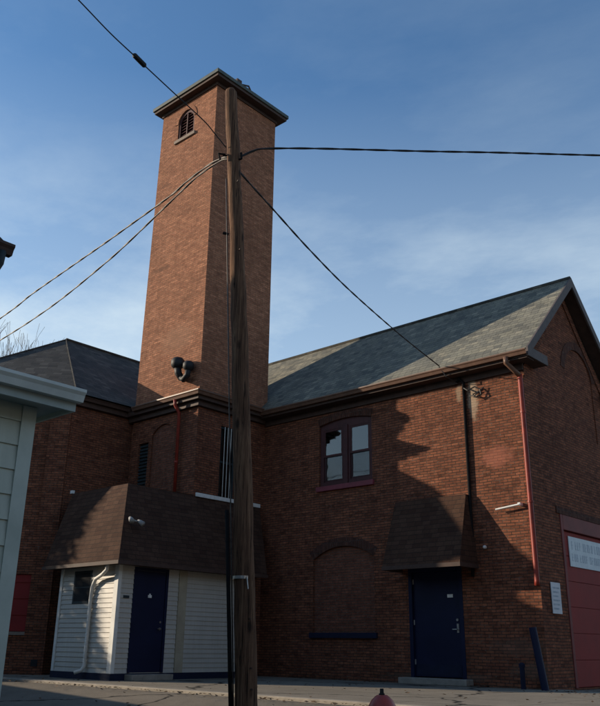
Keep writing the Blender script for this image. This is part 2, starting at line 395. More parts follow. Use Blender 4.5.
# ------------------------------------------------------------------ brick building
XC = -7.93; D = 16.39; TX0, TX1, TY0, TY1 = -18.85, -16.1, 13.8, 16.45; TZ = 17.33
B = thing('brick_building', (-13, 17, -.15), 'old red brick firehouse with slate gable roof, tall square tower and white siding porch', 'building')

# --- front wall (faces -y)
O = (0, D, 0); T = (1, 0, 0); N = (0, -1, 0)
winh = arched(-14.02, -12.24, 4.60, 6.27, .11)
doorh = rect(-11.24, -.02, -9.80, 2.36)
blind = arched(-14.2, -12.24, .93, 2.72, .30)
mb = MB(); wall(mb, O, T, N, rect(TX1, -.4, XC, 6.98), [winh, doorh, blind], .14)
front = mb.build('front_wall', M['brick'], B)
mb = MB(); wall(mb, O, T, N, blind, [], 0, -.06); mb.build('arch_infill', M['brick_infill'], front)
def arch_band(O, T, N, u0, u1, zs, rise, w, d0, d1, n=14):
    a = arch(u0, u1, zs, rise, n); c = ((u0 + u1) / 2)
    ww = (u1 - u0) / 2; rad = (ww * ww + rise * rise) / (2 * rise); zc = zs + rise - rad
    outp = []
    for (u, z) in a:
        v = Vector((u - c, z - zc)); v = v * ((v.length + w) / v.length); outp.append((c + v.x, zc + v.y))
    m = MB(); P = lambda u, z, d: (O[0] + T[0] * u + N[0] * d, O[1] + T[1] * u + N[1] * d, z)
    vs = []
    for i in range(len(a)):
        vs += [P(*a[i], d1), P(*outp[i], d1), P(*outp[i], d0), P(*a[i], d0)]
    fs = []
    for i in range(len(a) - 1):
        b = i * 4; e = b + 4
        fs += [(b, e, e + 1, b + 1), (b + 1, e + 1, e + 2, b + 2), (b + 3, b, e, e + 3)[::1]]
    m.add(vs, fs)
    bmh = m
    return bmh
arch_band(O, T, N, -14.2, -12.24, 2.72, .30, .22, .0, .010).build('brick_arch', M['brick_arch'], front)
arch_band(O, T, N, -14.02, -12.24, 6.27, .11, .20, .0, .012).build('brick_arch', M['brick_arch'], front)
mb = MB(); mb.obox(O, T, N, -14.28, .80, -12.16, .93, -.1, .07); mb.build('stone_sill', M['navy_rough'], front, bevel=.008)

# --- gable wall (faces +x)
O2 = (XC, 0, 0); T2 = (0, 1, 0); N2 = (1, 0, 0)
RY = 18.91; EY = 2 * RY - D
gar = rect(17.62, -.16, 20.42, 3.50)
blind2 = arched(18.72, 20.36, 5.6, 7.25, .70)
outer = [(D, -.4), (17.62, -.4), (EY, -.4), (EY, 6.98), (RY, 9.42), (D, 6.98)]
outer = [(D, -.4), (EY, -.4), (EY, 6.98), (RY, 9.42), (D, 6.98)]
mb = MB(); wall(mb, O2, T2, N2, outer, [gar, blind2], .05)
gw = mb.build('gable_wall', M['brick'], B)
mb = MB(); wall(mb, O2, T2, N2, blind2, [], 0, -.025); mb.build('arch_infill', M['brick'], gw)
arch_band(O2, T2, N2, 18.72, 20.36, 7.25, .70, .22, .0, .015).build('brick_arch', M['brick_arch'], gw)
mb = MB()   # lintel course over garage door
mb.obox(O2, T2, N2, 17.45, 3.50, 20.6, 3.66, -.1, .03); mb.build('lintel', M['brick_arch'], gw)
# rear & far walls so that the block is closed
mb = MB(); mb.poly([(XC, EY, -.4), (-27.9, EY, -.4), (-27.9, EY, 6.98), (XC, EY, 6.98)]); mb.build('rear_wall', M['brick'], B)

# garage door
mb = MB(); d0 = -.13
for (a, b, c, d_) in ((17.62, -.16, 17.74, 3.50), (20.30, -.16, 20.42, 3.50), (17.74, 3.16, 20.30, 3.50)):
    mb.obox(O2, T2, N2, a, b, c, d_, d0, .02)
gf = mb.build('garage_frame', M['red_frame'], B, bevel=.01)
mb = MB(); z = -.15
k = 0
while z < 3.1:
    z1 = min(z + .55, 3.155)
    mb.obox(O2, T2, N2, 17.745, z + .004, 20.295, z1 - .006, -.12, -.055); z = z1; k += 1
mb.obox(O2, T2, N2, 17.742, -.158, 20.298, 3.158, -.125, -.075)
gd = mb.build('garage_door', M['red_door'], B, bevel=.006)

# --- main roof
OVX = -7.58; GY, GZ = 16.02, 6.98; RZ = 9.72; XL = -23.6
def slope_z(y): return GZ + (y - GY) * (RZ - GZ) / (RY - GY)
th = .10
def roof_slab(mb, ya, za, yb, zb, x0, x1):
    dn = Vector((0, -(zb - za), yb - ya)).normalized()
    if dn.z < 0: dn = -dn
    a, b = Vector((0, ya, za)), Vector((0, yb, zb)); a2, b2 = a - dn * th, b - dn * th
    ring = [(x0, a.y, a.z), (x0, b.y, b.z), (x0, b2.y, b2.z), (x0, a2.y, a2.z)]
    mb.prism(ring, (x1 - x0, 0, 0))
mb = MB(); roof_slab(mb, GY, GZ, RY, RZ, XL, OVX - .045)
mb2 = MB(); roof_slab(mb, 2 * RY - GY, GZ, RY, RZ, XL, OVX - .045)
rf = mb.build('roof', M['slate'], B)
mb = MB(); mb.tube([(-19, RY, RZ + .0), (OVX - .02, RY, RZ + .0)], .06, 8); mb.build('ridge_cap', M['slate_dark'], rf)
# rake boards + boxed return on the gable end
mb = MB()
def rake(mb, sgn):
    yb = RY - sgn * (RY - GY) ; 
    drop = .22
    ring = [(yb, GZ + .015), (RY, RZ + .015), (RY, RZ - drop - .03), (yb + sgn * .28, GZ + .04), (yb + sgn * .98, GZ + .04), (yb + sgn * .98, GZ - .19), (yb, GZ - .19)]
    mb.prism([(OVX - .04, y, z) for (y, z) in ring], (.045, 0, 0))
rake(mb, 1); rake(mb, -1)
rk = mb.build('rake_board', M['rake'], B)
mb = MB()   # soffit under the rake + box return
for sgn in (1, -1):
    yb = RY - sgn * (RY - GY)
    ring = [(yb + sgn * .02, GZ - .13), (RY, RZ - .13), (RY, RZ - .17), (yb + sgn * .02, GZ - .17)]
    mb.prism([(XC - .02, y, z) for (y, z) in ring], (OVX - .045 - XC + .02, 0, 0))
    y0, y1 = sorted((yb + sgn * .0, yb + sgn * 1.0))
    mb.box(XC - .02, y0, GZ - .185, OVX - .042, y1 - (.02 if sgn > 0 else 0), GZ - .145)
    ya, yb2 = sorted((yb + sgn * .30, yb + sgn * .975)); mb.box(XC - .02, ya, GZ - .144, OVX - .042, yb2, GZ + .035)
mb.build('soffit', M['fascia'], rk)
# gable frieze band along the rake on the wall
mb = MB()
for sgn in (1, -1):
    yb = RY - sgn * (RY - D)
    ring = [(yb, 6.70), (RY, 9.42), (RY, 9.14), (yb + sgn * .0, 6.42)]
    mb.prism([(XC, y, z) for (y, z) in ring], (.035, 0, 0))
mb.build('brick_frieze', M['brick'], gw)

# front eave: fascia, soffit, gutter
mb = MB(); mb.box(-16.05, GY + .03, 6.76, OVX - .05, GY + .075, 6.93); mb.box(-16.05, GY + .076, 6.76, OVX - .05, D + .0, 6.79)
mb.box(-16.05, D - .05, 6.60, XC + .03, D - .002, 6.755)
mb.build('fascia', M['fascia'], B)
def gutter(name, pts_plan, z, mat, w=.13, h=.12, parent=B):
    """k-style open trough swept along a plan polyline, outside to the right of travel"""
    prof = [(0, 0), (0, -h), (w * .62, -h), (w * .8, -h * .5), (w, -h * .25), (w, 0), (w - .012, 0), (w - .012, -h * .2), (w * .74, -h * .5), (w * .56, -h + .012), (.012, -h + .012), (.012, 0)]
    m = MB(); P = [Vector((p[0], p[1], 0)) for p in pts_plan]; rings = []
    for i, p in enumerate(P):
        if i == 0: dr = (P[1] - P[0]).normalized(); sc = 1; n = Vector((dr.y, -dr.x, 0))
        elif i == len(P) - 1: dr = (P[-1] - P[-2]).normalized(); n = Vector((dr.y, -dr.x, 0)); sc = 1
        else:
            a = (P[i] - P[i - 1]).normalized(); b = (P[i + 1] - P[i]).normalized()
            na, nb = Vector((a.y, -a.x, 0)), Vector((b.y, -b.x, 0)); n = (na + nb).normalized(); sc = 1 / n.dot(na)
        rings.append([(p.x + n.x * u * sc, p.y + n.y * u * sc, z + v) for (u, v) in prof])
    k = len(prof); vs = [v for r in rings for v in r]; fs = []
    for i in range(len(P) - 1):
        for j in range(k): fs.append((i * k + j, (i + 1) * k + j, (i + 1) * k + (j + 1) % k, i * k + (j + 1) % k))
    fs.append(tuple(range(k))); fs.append(tuple((len(P) - 1) * k + j for j in range(k))[::-1])
    m.add(vs, fs); return m.build(name, mat, parent)
gutter('gutter', [(-16.0, GY + .028), (-7.60, GY + .028)], 6.945, M['gutter'])

# --- tower
mb = MB()
Of = (0, TY0, 0)
w_top = arched(-17.90, -17.12, 15.88, 16.50, .385)
brin = arched(-18.02, -17.02, 4.3, 6.15, .25)
nar = rect(-18.62, 4.4, -18.16, 5.98)
wall(mb, Of, T, N, rect(TX0, 6.95, TX1, TZ), [w_top], .13)
Or = (TX1, 0, 0)
nwin = rect(14.66, 4.30, 15.24, 6.30)
wall(mb, Or, T2, N2, rect(TY0, 6.95, TY1, TZ), [], .13)
mb.poly([(TX1, TY1, 6.0), (TX0, TY1, 6.0), (TX0, TY1, TZ), (TX1, TY1, TZ)])
mb.poly([(TX0, TY1, 6.95), (TX0, TY0, 6.95), (TX0, TY0, TZ), (TX0, TY1, TZ)])
mb.v = [((x + (z - 7) * .0195 - .08 if abs(x - TX0) < .01 else x), y, z) for (x, y, z) in mb.v]
lo = MB(); wall(lo, Of, T, N, rect(TX0 - .08, -.4, TX1, 6.95), [brin, nar], .13); wall(lo, Or, T2, N2, rect(TY0, -.4, TY1, 6.95), [nwin], .13)
lo.poly([(TX0 - .08, TY1, 4.0), (TX0 - .08, TY0, 4.0), (TX0 - .08, TY0, 6.95), (TX0 - .08, TY1, 6.95)])
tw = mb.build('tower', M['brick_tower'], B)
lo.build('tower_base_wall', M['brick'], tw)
mb = MB()
for i in range(9):
    z = 15.9 + i * .112
    mb.add([(-17.87, TY0 + .05, z), (-17.12, TY0 + .05, z), (-17.12, TY0 + .11, z + .10), (-17.87, TY0 + .11, z + .10)], [(0, 1, 2, 3)])
mb.build('louvre', M['win_paint'], tw)
mb = MB(); wall(mb, Of, T, N, w_top, [], 0, -.125); mb.build('louvre_backing', M['dark_room'], tw)
mb = MB(); wall(mb, (0, TY0 + .03, 0), T, N, w_top, [arched(-17.83, -17.19, 15.94, 16.48, .31)], .05, 0); mb.obox(Of, T, N, -17.53, 15.94, -17.49, 16.78, -.10, -.035)
mb.build('window_frame', M['win_paint'], tw)
mb = MB(); mb.obox(Of, T, N, -18.0, 15.76, -17.01, 15.878, -.05, .06); mb.build('window_sill', M['stone'], tw, bevel=.01)
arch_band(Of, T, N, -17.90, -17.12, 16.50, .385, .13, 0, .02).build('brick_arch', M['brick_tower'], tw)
mb = MB(); wall(mb, Of, T, N, brin, [], 0, -.05); mb.build('arch_infill', M['brick_infill'], tw)
mb = MB(); wall(mb, Of, T, N, nar, [], 0, -.10)
for i in range(16): mb.obox(Of, T, N, -18.60, 4.42 + i * .097, -18.18, 4.47 + i * .097, -.10, -.05)
mb.build('shutter', M['vent'], tw)
# narrow window right face
mb = MB(); wall(mb, Or, T2, N2, nwin, [rect(14.71, 4.36, 15.19, 5.28), rect(14.71, 5.33, 15.19, 6.24)], .04, -.05)
nf = mb.build('narrow_window', M['vent'], tw)
mb = MB(); wall(mb, Or, T2, N2, rect(14.67, 4.31, 15.23, 6.29), [], 0, -.115); mb.build('window_backing', M['dark_room'], tw)
mb = MB(); wall(mb, Or, T2, N2, rect(14.67, 4.31, 15.23, 6.29), [], 0, -.08); mb.build('pane', M['glass'], tw)
mb = MB()   # bars in front
for u in (14.83, 14.95, 15.07): mb.tube([(TX1 - .02, u, 4.31), (TX1 - .02, u, 6.29)], .012, 6)
mb.build('window_bar', M['steel'], tw)
# tower cap
mb = MB(); cx0, cx1, cy0, cy1 = -18.96, -15.76, 13.50, 16.74
mb.box(cx0 + .05, cy0 + .05, 17.24, cx1 - .05, cy1 - .05, 17.33); mb.box(TX0 + .09, TY0 - .04, 17.14, TX1 + .04, TY1 + .04, 17.24)
mb.build('cap_soffit', M['fascia'], tw)
mb = MB(); mb.box(cx0, cy0, 17.33, cx1, cy1, 17.45)
a = [(cx0, cy0, 17.452), (cx1, cy0, 17.452), (cx1, cy1, 17.452), (cx0, cy1, 17.452), ((cx0 + cx1) / 2, (cy0 + cy1) / 2, 18.0)]
mb.add(a, [(0, 1, 4), (1, 2, 4), (2, 3, 4), (3, 0, 4), (3, 2, 1, 0)])
mb.build('tower_cap', M['cap'], tw, bevel=.01)
mb = MB(); mb.box(-15.96, 14.38, 17.46, -15.82, 14.58, 17.62); mb.tube([(-15.84, 14.6, 17.5), (-15.84, 14.9, 17.62), (-15.9, 15.1, 17.5)], .03, 6)
mb.build('flashing', M['fascia'], tw)
# cornice + gutter around the tower foot
mb = MB(); e = .22
mb.box(TX0 - .2, TY0 - e, 6.80, TX1 + e, TY0 - .002, 6.93); mb.box(TX1 + .002, TY0, 6.80, TX1 + e, D - .1, 6.93)
mb.box(TX0 - .2, TY0 - .10, 6.66, TX1 + .10, TY0 - .002, 6.798); mb.box(TX1 + .002, TY0, 6.66, TX1 + .10, D - .1, 6.798)
mb.build('cornice', M['fascia'], B)
gutter('gutter', [(TX0 + .2, TY0 - e - .002), (TX1 + e + .002, TY0 - e - .002), (TX1 + e + .002, D - .40)], 7.02, M['gutter'])
# sheet flashing sloping from the tower foot to the gutter
mb = MB(); mb.poly([(TX0, TY0 - .005, 7.16), (TX0, TY0 - e, 7.0), (TX1 + e, TY0 - e, 7.0), (TX1 + .005, TY0 - .005, 7.16)])
mb.poly([(TX1 + .005, TY0 - .005, 7.16), (TX1 + e, TY0 - e, 7.0), (TX1 + e, D - .3, 7.0), (TX1 + .005, D - .3, 7.16)])
mb.build('flashing', M['rake'], B)
# fire horn
mb = MB(); hx, hz = -16.73, 7.86
mb.tube([(hx, TY0 - .0, hz - .28), (hx, TY0 - .16, hz - .30), (hx - .03, TY0 - .24, hz - .18), (hx - .05, TY0 - .26, hz)], [.09, .10, .10, .10], 12)
mb.lathe((hx - .05, TY0 - .26, hz - .02), [(.06, -.05), (.15, .0), (.19, .06), (.19, .20), (.13, .27), (.03, .29)], 16)
mb.tube([(hx, TY0 - .16, hz - .30), (hx + .16, TY0 - .20, hz - .40), (hx + .32, TY0 - .2, hz - .30), (hx + .34, TY0 - .2, hz - .12)], [.08, .085, .085, .08], 12)
mb.lathe((hx + .34, TY0 - .2, hz - .14), [(.06, -.05), (.12, .0), (.155, .05), (.155, .16), (.11, .22), (.03, .24)], 16)
mb.build('fire_horn', M['black'], B, smooth=True)

# --- left wing with chamfered corners
s2 = math.sqrt(.5)
ring_w = [(-19.1, 13.84), (-19.1, 11.85), (-22.21, 8.74), (-24.79, 8.74), (-27.9, 11.85), (-27.9, EY)]
mb = MB()
mb.poly([(-19.1, 11.85, -.5), (-19.1, 13.9, -.5), (-19.1, 13.9, 7.0), (-19.1, 11.85, 7.0)])
# chamfer wall with a window opening; u measured from the right corner going left
Oa = (-19.1, 11.85, 0); Ta = (-s2, -s2, 0); Na = (s2, -s2, 0)
redw = rect(.52, .85, 1.30, 2.25)
wall(mb, Oa, Ta, Na, rect(0, -.5, 4.398, 7.0), [redw], .12)
for i in range(2, len(ring_w) - 1):
    a, b = ring_w[i], ring_w[i + 1]; mb.poly([(a[0], a[1], 7.0), (b[0], b[1], 7.0), (b[0], b[1], -.5), (a[0], a[1], -.5)])
mb.poly([(-19.1, 13.88, -.4), (TX0, 13.88, -.4), (TX0, 13.88, 6.9), (-19.1, 13.88, 6.9)])
mb.poly([(-27.9, EY, 7), (-19.1, EY, 7), (-19.1, EY, -.5), (-27.9, EY, -.5)])
wing = mb.build('wing_wall', M['brick'], B)
mb = MB(); mb.obox(Oa, Ta, Na, .02, -.5, .56, 6.75, .0, .06); mb.build('pilaster', M['brick'], wing)
mb = MB(); mb.obox(Oa, Ta, Na, .53, .86, 1.29, 2.24, -.11, -.04)
for z in (1.25, 1.65, 2.05): mb.obox(Oa, Ta, Na, .55, z, 1.27, z + .05, -.04, -.02)
mb.build('boarded_window', M['red_door'], wing)
mb = MB(); mb.obox(Oa, Ta, Na, .48, .77, 1.34, .848, -.05, .05); mb.build('window_sill', M['stone'], wing)
mb = MB(); mb.obox(Oa, Ta, Na, .16, .04, .32, .20, .061, .075); mb.build('vent', M['black'], wing)
ring_e = [(-18.8, 24.0), (-18.8, 11.72), (-22.06, 8.34), (-24.94, 8.34), (-28.2, 11.72), (-28.2, 24.0)]
AP = Vector((-23.5, 14.0, 10.43)); AB = Vector((-23.5, 24, 10.43)); ez = 7.08
E3 = [Vector((p[0], p[1], ez)) for p in ring_e]
mb = MB()
mb.poly([E3[1], E3[0], AB, AP]); mb.poly([E3[2], E3[1], AP]); mb.poly([E3[3], E3[2], AP]); mb.poly([E3[4], E3[3], AP]); mb.poly([E3[5], E3[4], AP, AB])
mb.poly([E3[0], E3[5], AB]); mb.poly([p - Vector((0, 0, .03)) for p in E3])
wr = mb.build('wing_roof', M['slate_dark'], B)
mb = MB()
for c in (E3[1], E3[2], E3[3], E3[4]):
    mb.tube([c + Vector((0, 0, .012)), AP + Vector((0, 0, .012))], .026, 6)
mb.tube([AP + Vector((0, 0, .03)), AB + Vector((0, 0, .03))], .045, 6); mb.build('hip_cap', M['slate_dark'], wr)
mb = MB()
inn = [(-18.98, 13.75), (-18.98, 11.80), (-22.16, 8.62), (-24.84, 8.62), (-28.0, 11.8)]
for i in range(len(inn) - 1):
    a, b = inn[i], inn[i + 1]; dx, dy = b[0] - a[0], b[1] - a[1]; l = math.hypot(dx, dy); t = (dx / l, dy / l, 0); n = (-t[1] * -1, t[0] * -1, 0)
    n = (-dy / l, dx / l, 0)
    mb.obox((a[0], a[1], 0), t, n, 0, 6.80, l, 7.03, -.12, .0)
mb.build('fascia', M['fascia'], wr)
gutter('gutter', [(-28.0, 11.79), (-24.86, 8.60), (-22.14, 8.60), (-18.965, 11.79), (-18.965, 13.72)], 7.06, M['fascia'])

# --- twin sash window in the front wall
wo = (0, D, 0)
mb = MB()
L, Rr, zb, zt = -14.02, -12.24, 4.60, 6.22
fr_out = winh
pL = rect(-13.90, 4.72, -13.26, 6.14); pR = rect(-13.00, 4.72, -12.36, 6.14)
wall(mb, wo, T, N, fr_out, [pL, pR], .07, -.055)
wf = mb.build('window', M['win_paint'], B)
mb = MB(); mb.obox(wo, T, N, -14.08, 4.47, -12.18, 4.597, -.08, .07); mb.build('window_sill', M['sill_red'], wf, bevel=.008)
mb = MB(); mb.obox(wo, T, N, -13.20, 4.6, -13.06, 6.2, -.055, -.02); mb.build('mullion', M['win_paint'], wf, bevel=.01)
for (a, b) in ((-13.90, -13.26), (-13.00, -12.36)):
    mb = MB(); s = .045
    for (z0, z1, dd) in ((5.40, 6.14, -.065), (4.72, 5.46, -.10)):
        mb.obox(wo, T, N, a, z0, a + s, z1, dd - .035, dd); mb.obox(wo, T, N, b - s, z0, b, z1, dd - .035, dd)
        mb.obox(wo, T, N, a + s, z0, b - s, z0 + .055, dd - .035, dd); mb.obox(wo, T, N, a + s, z1 - .05, b - s, z1, dd - .035, dd)
    mb.build('sash', M['win_paint'], wf)
    mb = MB(); mb.obox(wo, T, N, a + s, 5.455, b - s, 6.09, -.086, -.080); mb.obox(wo, T, N, a + s, 4.775, b - s, 5.41, -.121, -.115); mb.build('pane', M['glass'], wf)
    mb = MB(); mb.obox(wo, T, N, a + .02, 4.74, b - .02, 5.40, -.064, -.060); mb.build('sash_dimmer', M['dimmer'], wf)  # added dark sheet, dims the reflection in the lower sash
    mb = MB(); pts = []
    n = 40
    for i in range(n + 1):
        u = a + (b - a) * i / n; pts.append((u, D + .20 + .018 * math.sin(i * 1.35) + .01 * math.sin(i * .5)))
    vs = [(p[0], p[1], z) for z in (4.74, 5.50) for p in pts]
    mb.add(vs, [(i, i + 1, n + 2 + i, n + 1 + i) for i in range(n)]); mb.build('curtain', M['curtain'], wf, smooth=True)
mb = MB(); mb.box(-14.0, D + .15, 4.55, -12.26, D + 1.2, 6.5); mb.f = [f for f in mb.f if f != (0, 1, 5, 4)]
mb.build('dark_recess', M['dark_room'], wf)

# --- navy door
mb = MB()
for (a, b, c, d_) in ((-11.24, -.02, -11.15, 2.36), (-9.89, -.02, -9.80, 2.36), (-11.15, 2.26, -9.89, 2.36)): mb.obox(wo, T, N, a, b, c, d_, -.13, .01)
mb.build('door_frame', M['navy'], B)
mb = MB(); mb.obox(wo, T, N, -11.146, .0, -9.894, 2.256, -.12, -.05)
dr = mb.build('door', M['navy'], B, bevel=.004)
mb = MB(); mb.obox(wo, T, N, -10.22, 1.68, -10.08, 1.75, -.05, -.035); mb.build('door_plate', M['plastic_white'], dr)
mb = MB(); mb.obox(wo, T, N, -10.01, .93, -9.96, 1.12, -.05, -.04); mb.tube([(-9.985, D + .04, 1.0), (-9.985, D - .02, 1.0), (-10.09, D - .02, 1.0)], .012, 8)
mb.build('handle', M['steel'], dr)
mb = MB(); mb.lathe((-9.985, D + .045, 1.2), [(.028, 0), (.028, -.02)], 12, 'y'); mb.build('deadbolt', M['steel'], dr)
for z in (.25, 1.1, 2.0):
    mb = MB(); mb.obox(wo, T, N, -11.165, z, -11.125, z + .11, -.05, -.035); mb.build('hinge', M['lamp_grey'], dr)
mb = MB(); mb.obox(wo, T, N, -11.10, .03, -9.93, .26, -.05, -.044); mb.build('kick_plate', M['navy_rough'], dr)
mb = MB(); mb.box(-11.4, D - .30, -.153, -9.64, D + .0, -.02); mb.build('door_step', M['kerb'], B, bevel=.015)

# --- awning over the navy door: solid shingled hood
mb = MB(); ax0, ax1 = -11.42, -9.36; ay = D - .78
top = [(-11.42, D - .10, 3.92), (-9.55, D - .10, 3.92)]
v = [(ax0, ay, 2.36), (ax1, ay, 2.36), (-9.50, D - .14, 3.92), (-11.46, D - .14, 3.92), (ax0, D, 2.36), (ax1, D, 2.36), (-9.50, D, 3.92), (-11.46, D, 3.92)]
mb.add(v, [(0, 1, 2, 3), (1, 5, 6, 2), (4, 0, 3, 7), (3, 2, 6, 7), (4, 5, 1, 0)])
aw = mb.build('awning', M['brown_shingle'], B)
mb = MB(); mb.box(ax0 - .01, ay - .015, 2.27, ax1 + .01, ay + .03, 2.358); mb.box(ax0 - .01, ay + .03, 2.27, ax0 + .03, D, 2.358); mb.box(ax1 - .03, ay + .03, 2.27, ax1 + .01, D, 2.358)
mb.build('awning_trim', M['fascia'], aw)

# --- downspouts
def downspout(name, pts, mat, r=.05, parent=B, brk=()):
    m = MB(); m.tube(pts, r, 10); o = m.build(name, mat, parent, smooth=True)
    for z in brk:
        m = MB(); p = Vector(pts[-2]); p.z = z; m.lathe(p, [(r + .012, -.02), (r + .012, .02)], 12); m.build('bracket', mat, o)
    return o
downspout('downspout', [(-7.965, 16.30, 6.50), (-7.965, 16.32, 6.36), (-7.965, 16.325, 1.95), (-7.965, 16.31, 1.86)], M['red_pipe'], .056, brk=(5.6, 3.6))
downspout('gutter_outlet', [(-8.10, 15.96, 6.84), (-8.10, 15.96, 6.70), (-8.03, 16.20, 6.56), (-7.967, 16.29, 6.46)], M['gutter'], .060)
downspout('downspout', [(-16.75, 13.50, 6.9), (-16.75, 13.52, 6.75), (-16.75, 13.68, 6.55), (-16.75, 13.70, 4.3)], M['red_pipe'], .045, brk=(5.2,))

# --- conduit, weatherhead, small fittings
mb = MB(); mb.tube([(-9.60, D - .10, 6.62), (-9.52, D - .10, 6.70), (-9.45, D - .045, 6.60), (-9.45, D - .042, 2.5), (-9.50, D - .04, 2.1)], .038, 8)
cd = mb.build('service_conduit', M['conduit'], B, smooth=True)
mb = MB()
mb.tube([(-9.42, D - .08, 6.45), (-9.30, D - .12, 6.36), (-9.12, D - .10, 6.42), (-9.0, D - .08, 6.34), (-8.96, D - .1, 6.20), (-9.1, D - .1, 6.16), (-9.2, D - .06, 6.26), (-9.05, D - .05, 6.30)], .018, 6)
mb.tube([(-9.3, D - .05, 6.24), (-9.12, D - .12, 6.2), (-8.9, D - .06, 6.38)], .014, 6)
mb.build('cable_loop', M['wire'], cd)
mb = MB(); mb.tube([(-9.84, 15.93, 6.98), (-9.70, 16.0, 6.72), (-9.60, D - .12, 6.62)], .014, 6); mb.build('drip_cable', M['wire'], cd)
mb = MB(); mb.tube([(-8.78, D - .12, 3.50), (-8.20, D - .12, 3.56)], .022, 8); mb.box(-8.24, D - .13, 3.54, -8.18, D, 3.60); mb.build('wall_bracket_arm', M['plastic_white'], B)
mb = MB(); mb.lathe((-9.15, D - .0, 2.72), [(.03, 0), (.04, -.03), (.036, -.07), (.02, -.09)], 12, 'y'); mb.build('wall_lamp', M['plastic_white'], B, smooth=True)

# --- siding porch
def lap(mb, O, T, N, u0, u1, z0, z1, ex, holes=()):
    """clapboards as tilted strips with a lip; holes = (u0,z0,u1,z1) leave gaps"""
    P = lambda u, d, z: (O[0] + T[0] * u + N[0] * d, O[1] + T[1] * u + N[1] * d, z)
    z = z0
    while z < z1 - 1e-4:
        zt_ = min(z + ex, z1); segs = [(u0, u1)]
        for (a, b, c, d_) in holes:
            if z < d_ - .02 and zt_ > b + .02:
                ns = []
                for (s0, s1) in segs:
                    if c <= s0 or a >= s1: ns.append((s0, s1)); continue
                    if a > s0: ns.append((s0, a))
                    if c < s1: ns.append((c, s1))
                segs = ns
        for (s0, s1) in segs:
            mb.add([P(s0, .022, z), P(s1, .022, z), P(s1, .004, zt_), P(s0, .004, zt_), P(s0, .0, z), P(s1, .0, z)], [(0, 1, 2, 3), (4, 5, 1, 0)])
        z = zt_
VX, VY = -15.5, 11.25; VZ0, VZ1 = -.01, 2.36
mb = MB(); lap(mb, (0, VY, 0), T, N, -17.75, VX, VZ0, VZ1, .105, holes=((-17.22, 1.46, -16.50, 2.2),)); mb.box(-17.75, VY + .002, VZ0, VX - .0, VY + .12, VZ1)
lap(mb, (VX, 0, 0), T2, N2, VY, 15.5, VZ0, VZ1, .105, holes=((11.66, -.2, 12.66, 2.26),)); mb.box(VX - .12, VY + .12, VZ0, VX - .002, 15.5, VZ1)
mb.box(-17.75, VY + .12, VZ0, -17.63, 13.8, VZ1); mb.box(-16.1, 15.4, VZ0, VX - .12, 15.5, VZ1)
sd = mb.build('siding_wall', M['siding'], B)
mb = MB(); mb.box(VX - .11, VY - .035, VZ0, VX + .035, VY + .06, VZ1); mb.build('corner_board', M['trim_white'], sd)
mb = MB(); mb.box(-17.78, VY - .035, VZ0, -17.68, VY + .0, VZ1); mb.build('corner_board', M['trim_white'], sd)
mb = MB(); mb.box(VX + .0, 12.98, VZ0, VX + .045, 13.22, VZ1); mb.build('vertical_batten', M['beige'], sd)
mb = MB(); mb.box(-17.80, VY - .03, -.16, VX + .03, VY + .0, VZ0 - .002); mb.box(VX + .0, VY + .001, -.16, VX + .03, 15.52, VZ0 - .002); mb.build('base_board', M['navy_rough'], sd)
mb = MB(); mb.obox((0, VY, 0), T, N, -17.22, 1.46, -16.50, 2.2, -.01, .02); vw = mb.build('porch_window', M['vent'], B)
mb = MB(); mb.obox((0, VY, 0), T, N, -17.16, 1.52, -16.56, 1.81, .020, .026); mb.obox((0, VY, 0), T, N, -17.16, 1.84, -16.56, 2.14, .020, .026); mb.build('pane', M['dark_room'], vw)
# porch door
Ov = (VX, 0, 0)
mb = MB()
for (a, b, c, d_) in ((11.66, -.0, 11.73, 2.26), (12.59, -.0, 12.66, 2.26), (11.73, 2.19, 12.59, 2.26)): mb.obox(Ov, T2, N2, a, b, c, d_, -.03, .03)
mb.build('door_frame', M['navy'], B)
mb = MB(); mb.obox(Ov, T2, N2, 11.733, .005, 12.587, 2.187, -.03, .005); pd = mb.build('porch_door', M['navy'], B, bevel=.003)
mb = MB(); mb.obox(Ov, T2, N2, 12.10, 1.60, 12.20, 1.66, .005, .015); mb.obox(Ov, T2, N2, 12.13, 1.66, 12.17, 1.69, .005, .015); mb.build('door_plate', M['plastic_white'], pd)
mb = MB(); mb.tube([(VX + .0, 12.50, .93), (VX + .06, 12.50, .93), (VX + .06, 12.40, .93)], .012, 8); mb.lathe((VX + .004, 12.50, .93), [(.03, 0), (.03, .012)], 12, 'x'); mb.build('handle', M['steel'], pd)
mb = MB(); mb.lathe((VX + .004, 12.50, 1.08), [(.025, 0), (.025, .015)], 12, 'x'); mb.build('deadbolt', M['steel'], pd)
mb = MB(); mb.obox(Ov, T2, N2, 11.40, 1.56, 11.56, 1.62, .02, .03); mb.build('number_plate', M['vent'], B)
mb = MB(); mb.box(VX - .0, 11.6, -.153, VX + .3, 12.75, -.03); mb.build('door_step', M['kerb'], B, bevel=.01)
# white porch downspout
downspout('porch_downspout', [(-15.62, 11.0, 2.30), (-15.66, 11.03, 2.16), (-15.9, 11.08, 2.06), (-16.22, 11.14, 1.98), (-16.36, 11.17, 1.82), (-16.40, 11.18, 1.6), (-16.40, 11.18, .12), (-16.44, 11.14, .03), (-16.56, 11.05, -.02)], M['trim_white'], .042, brk=())

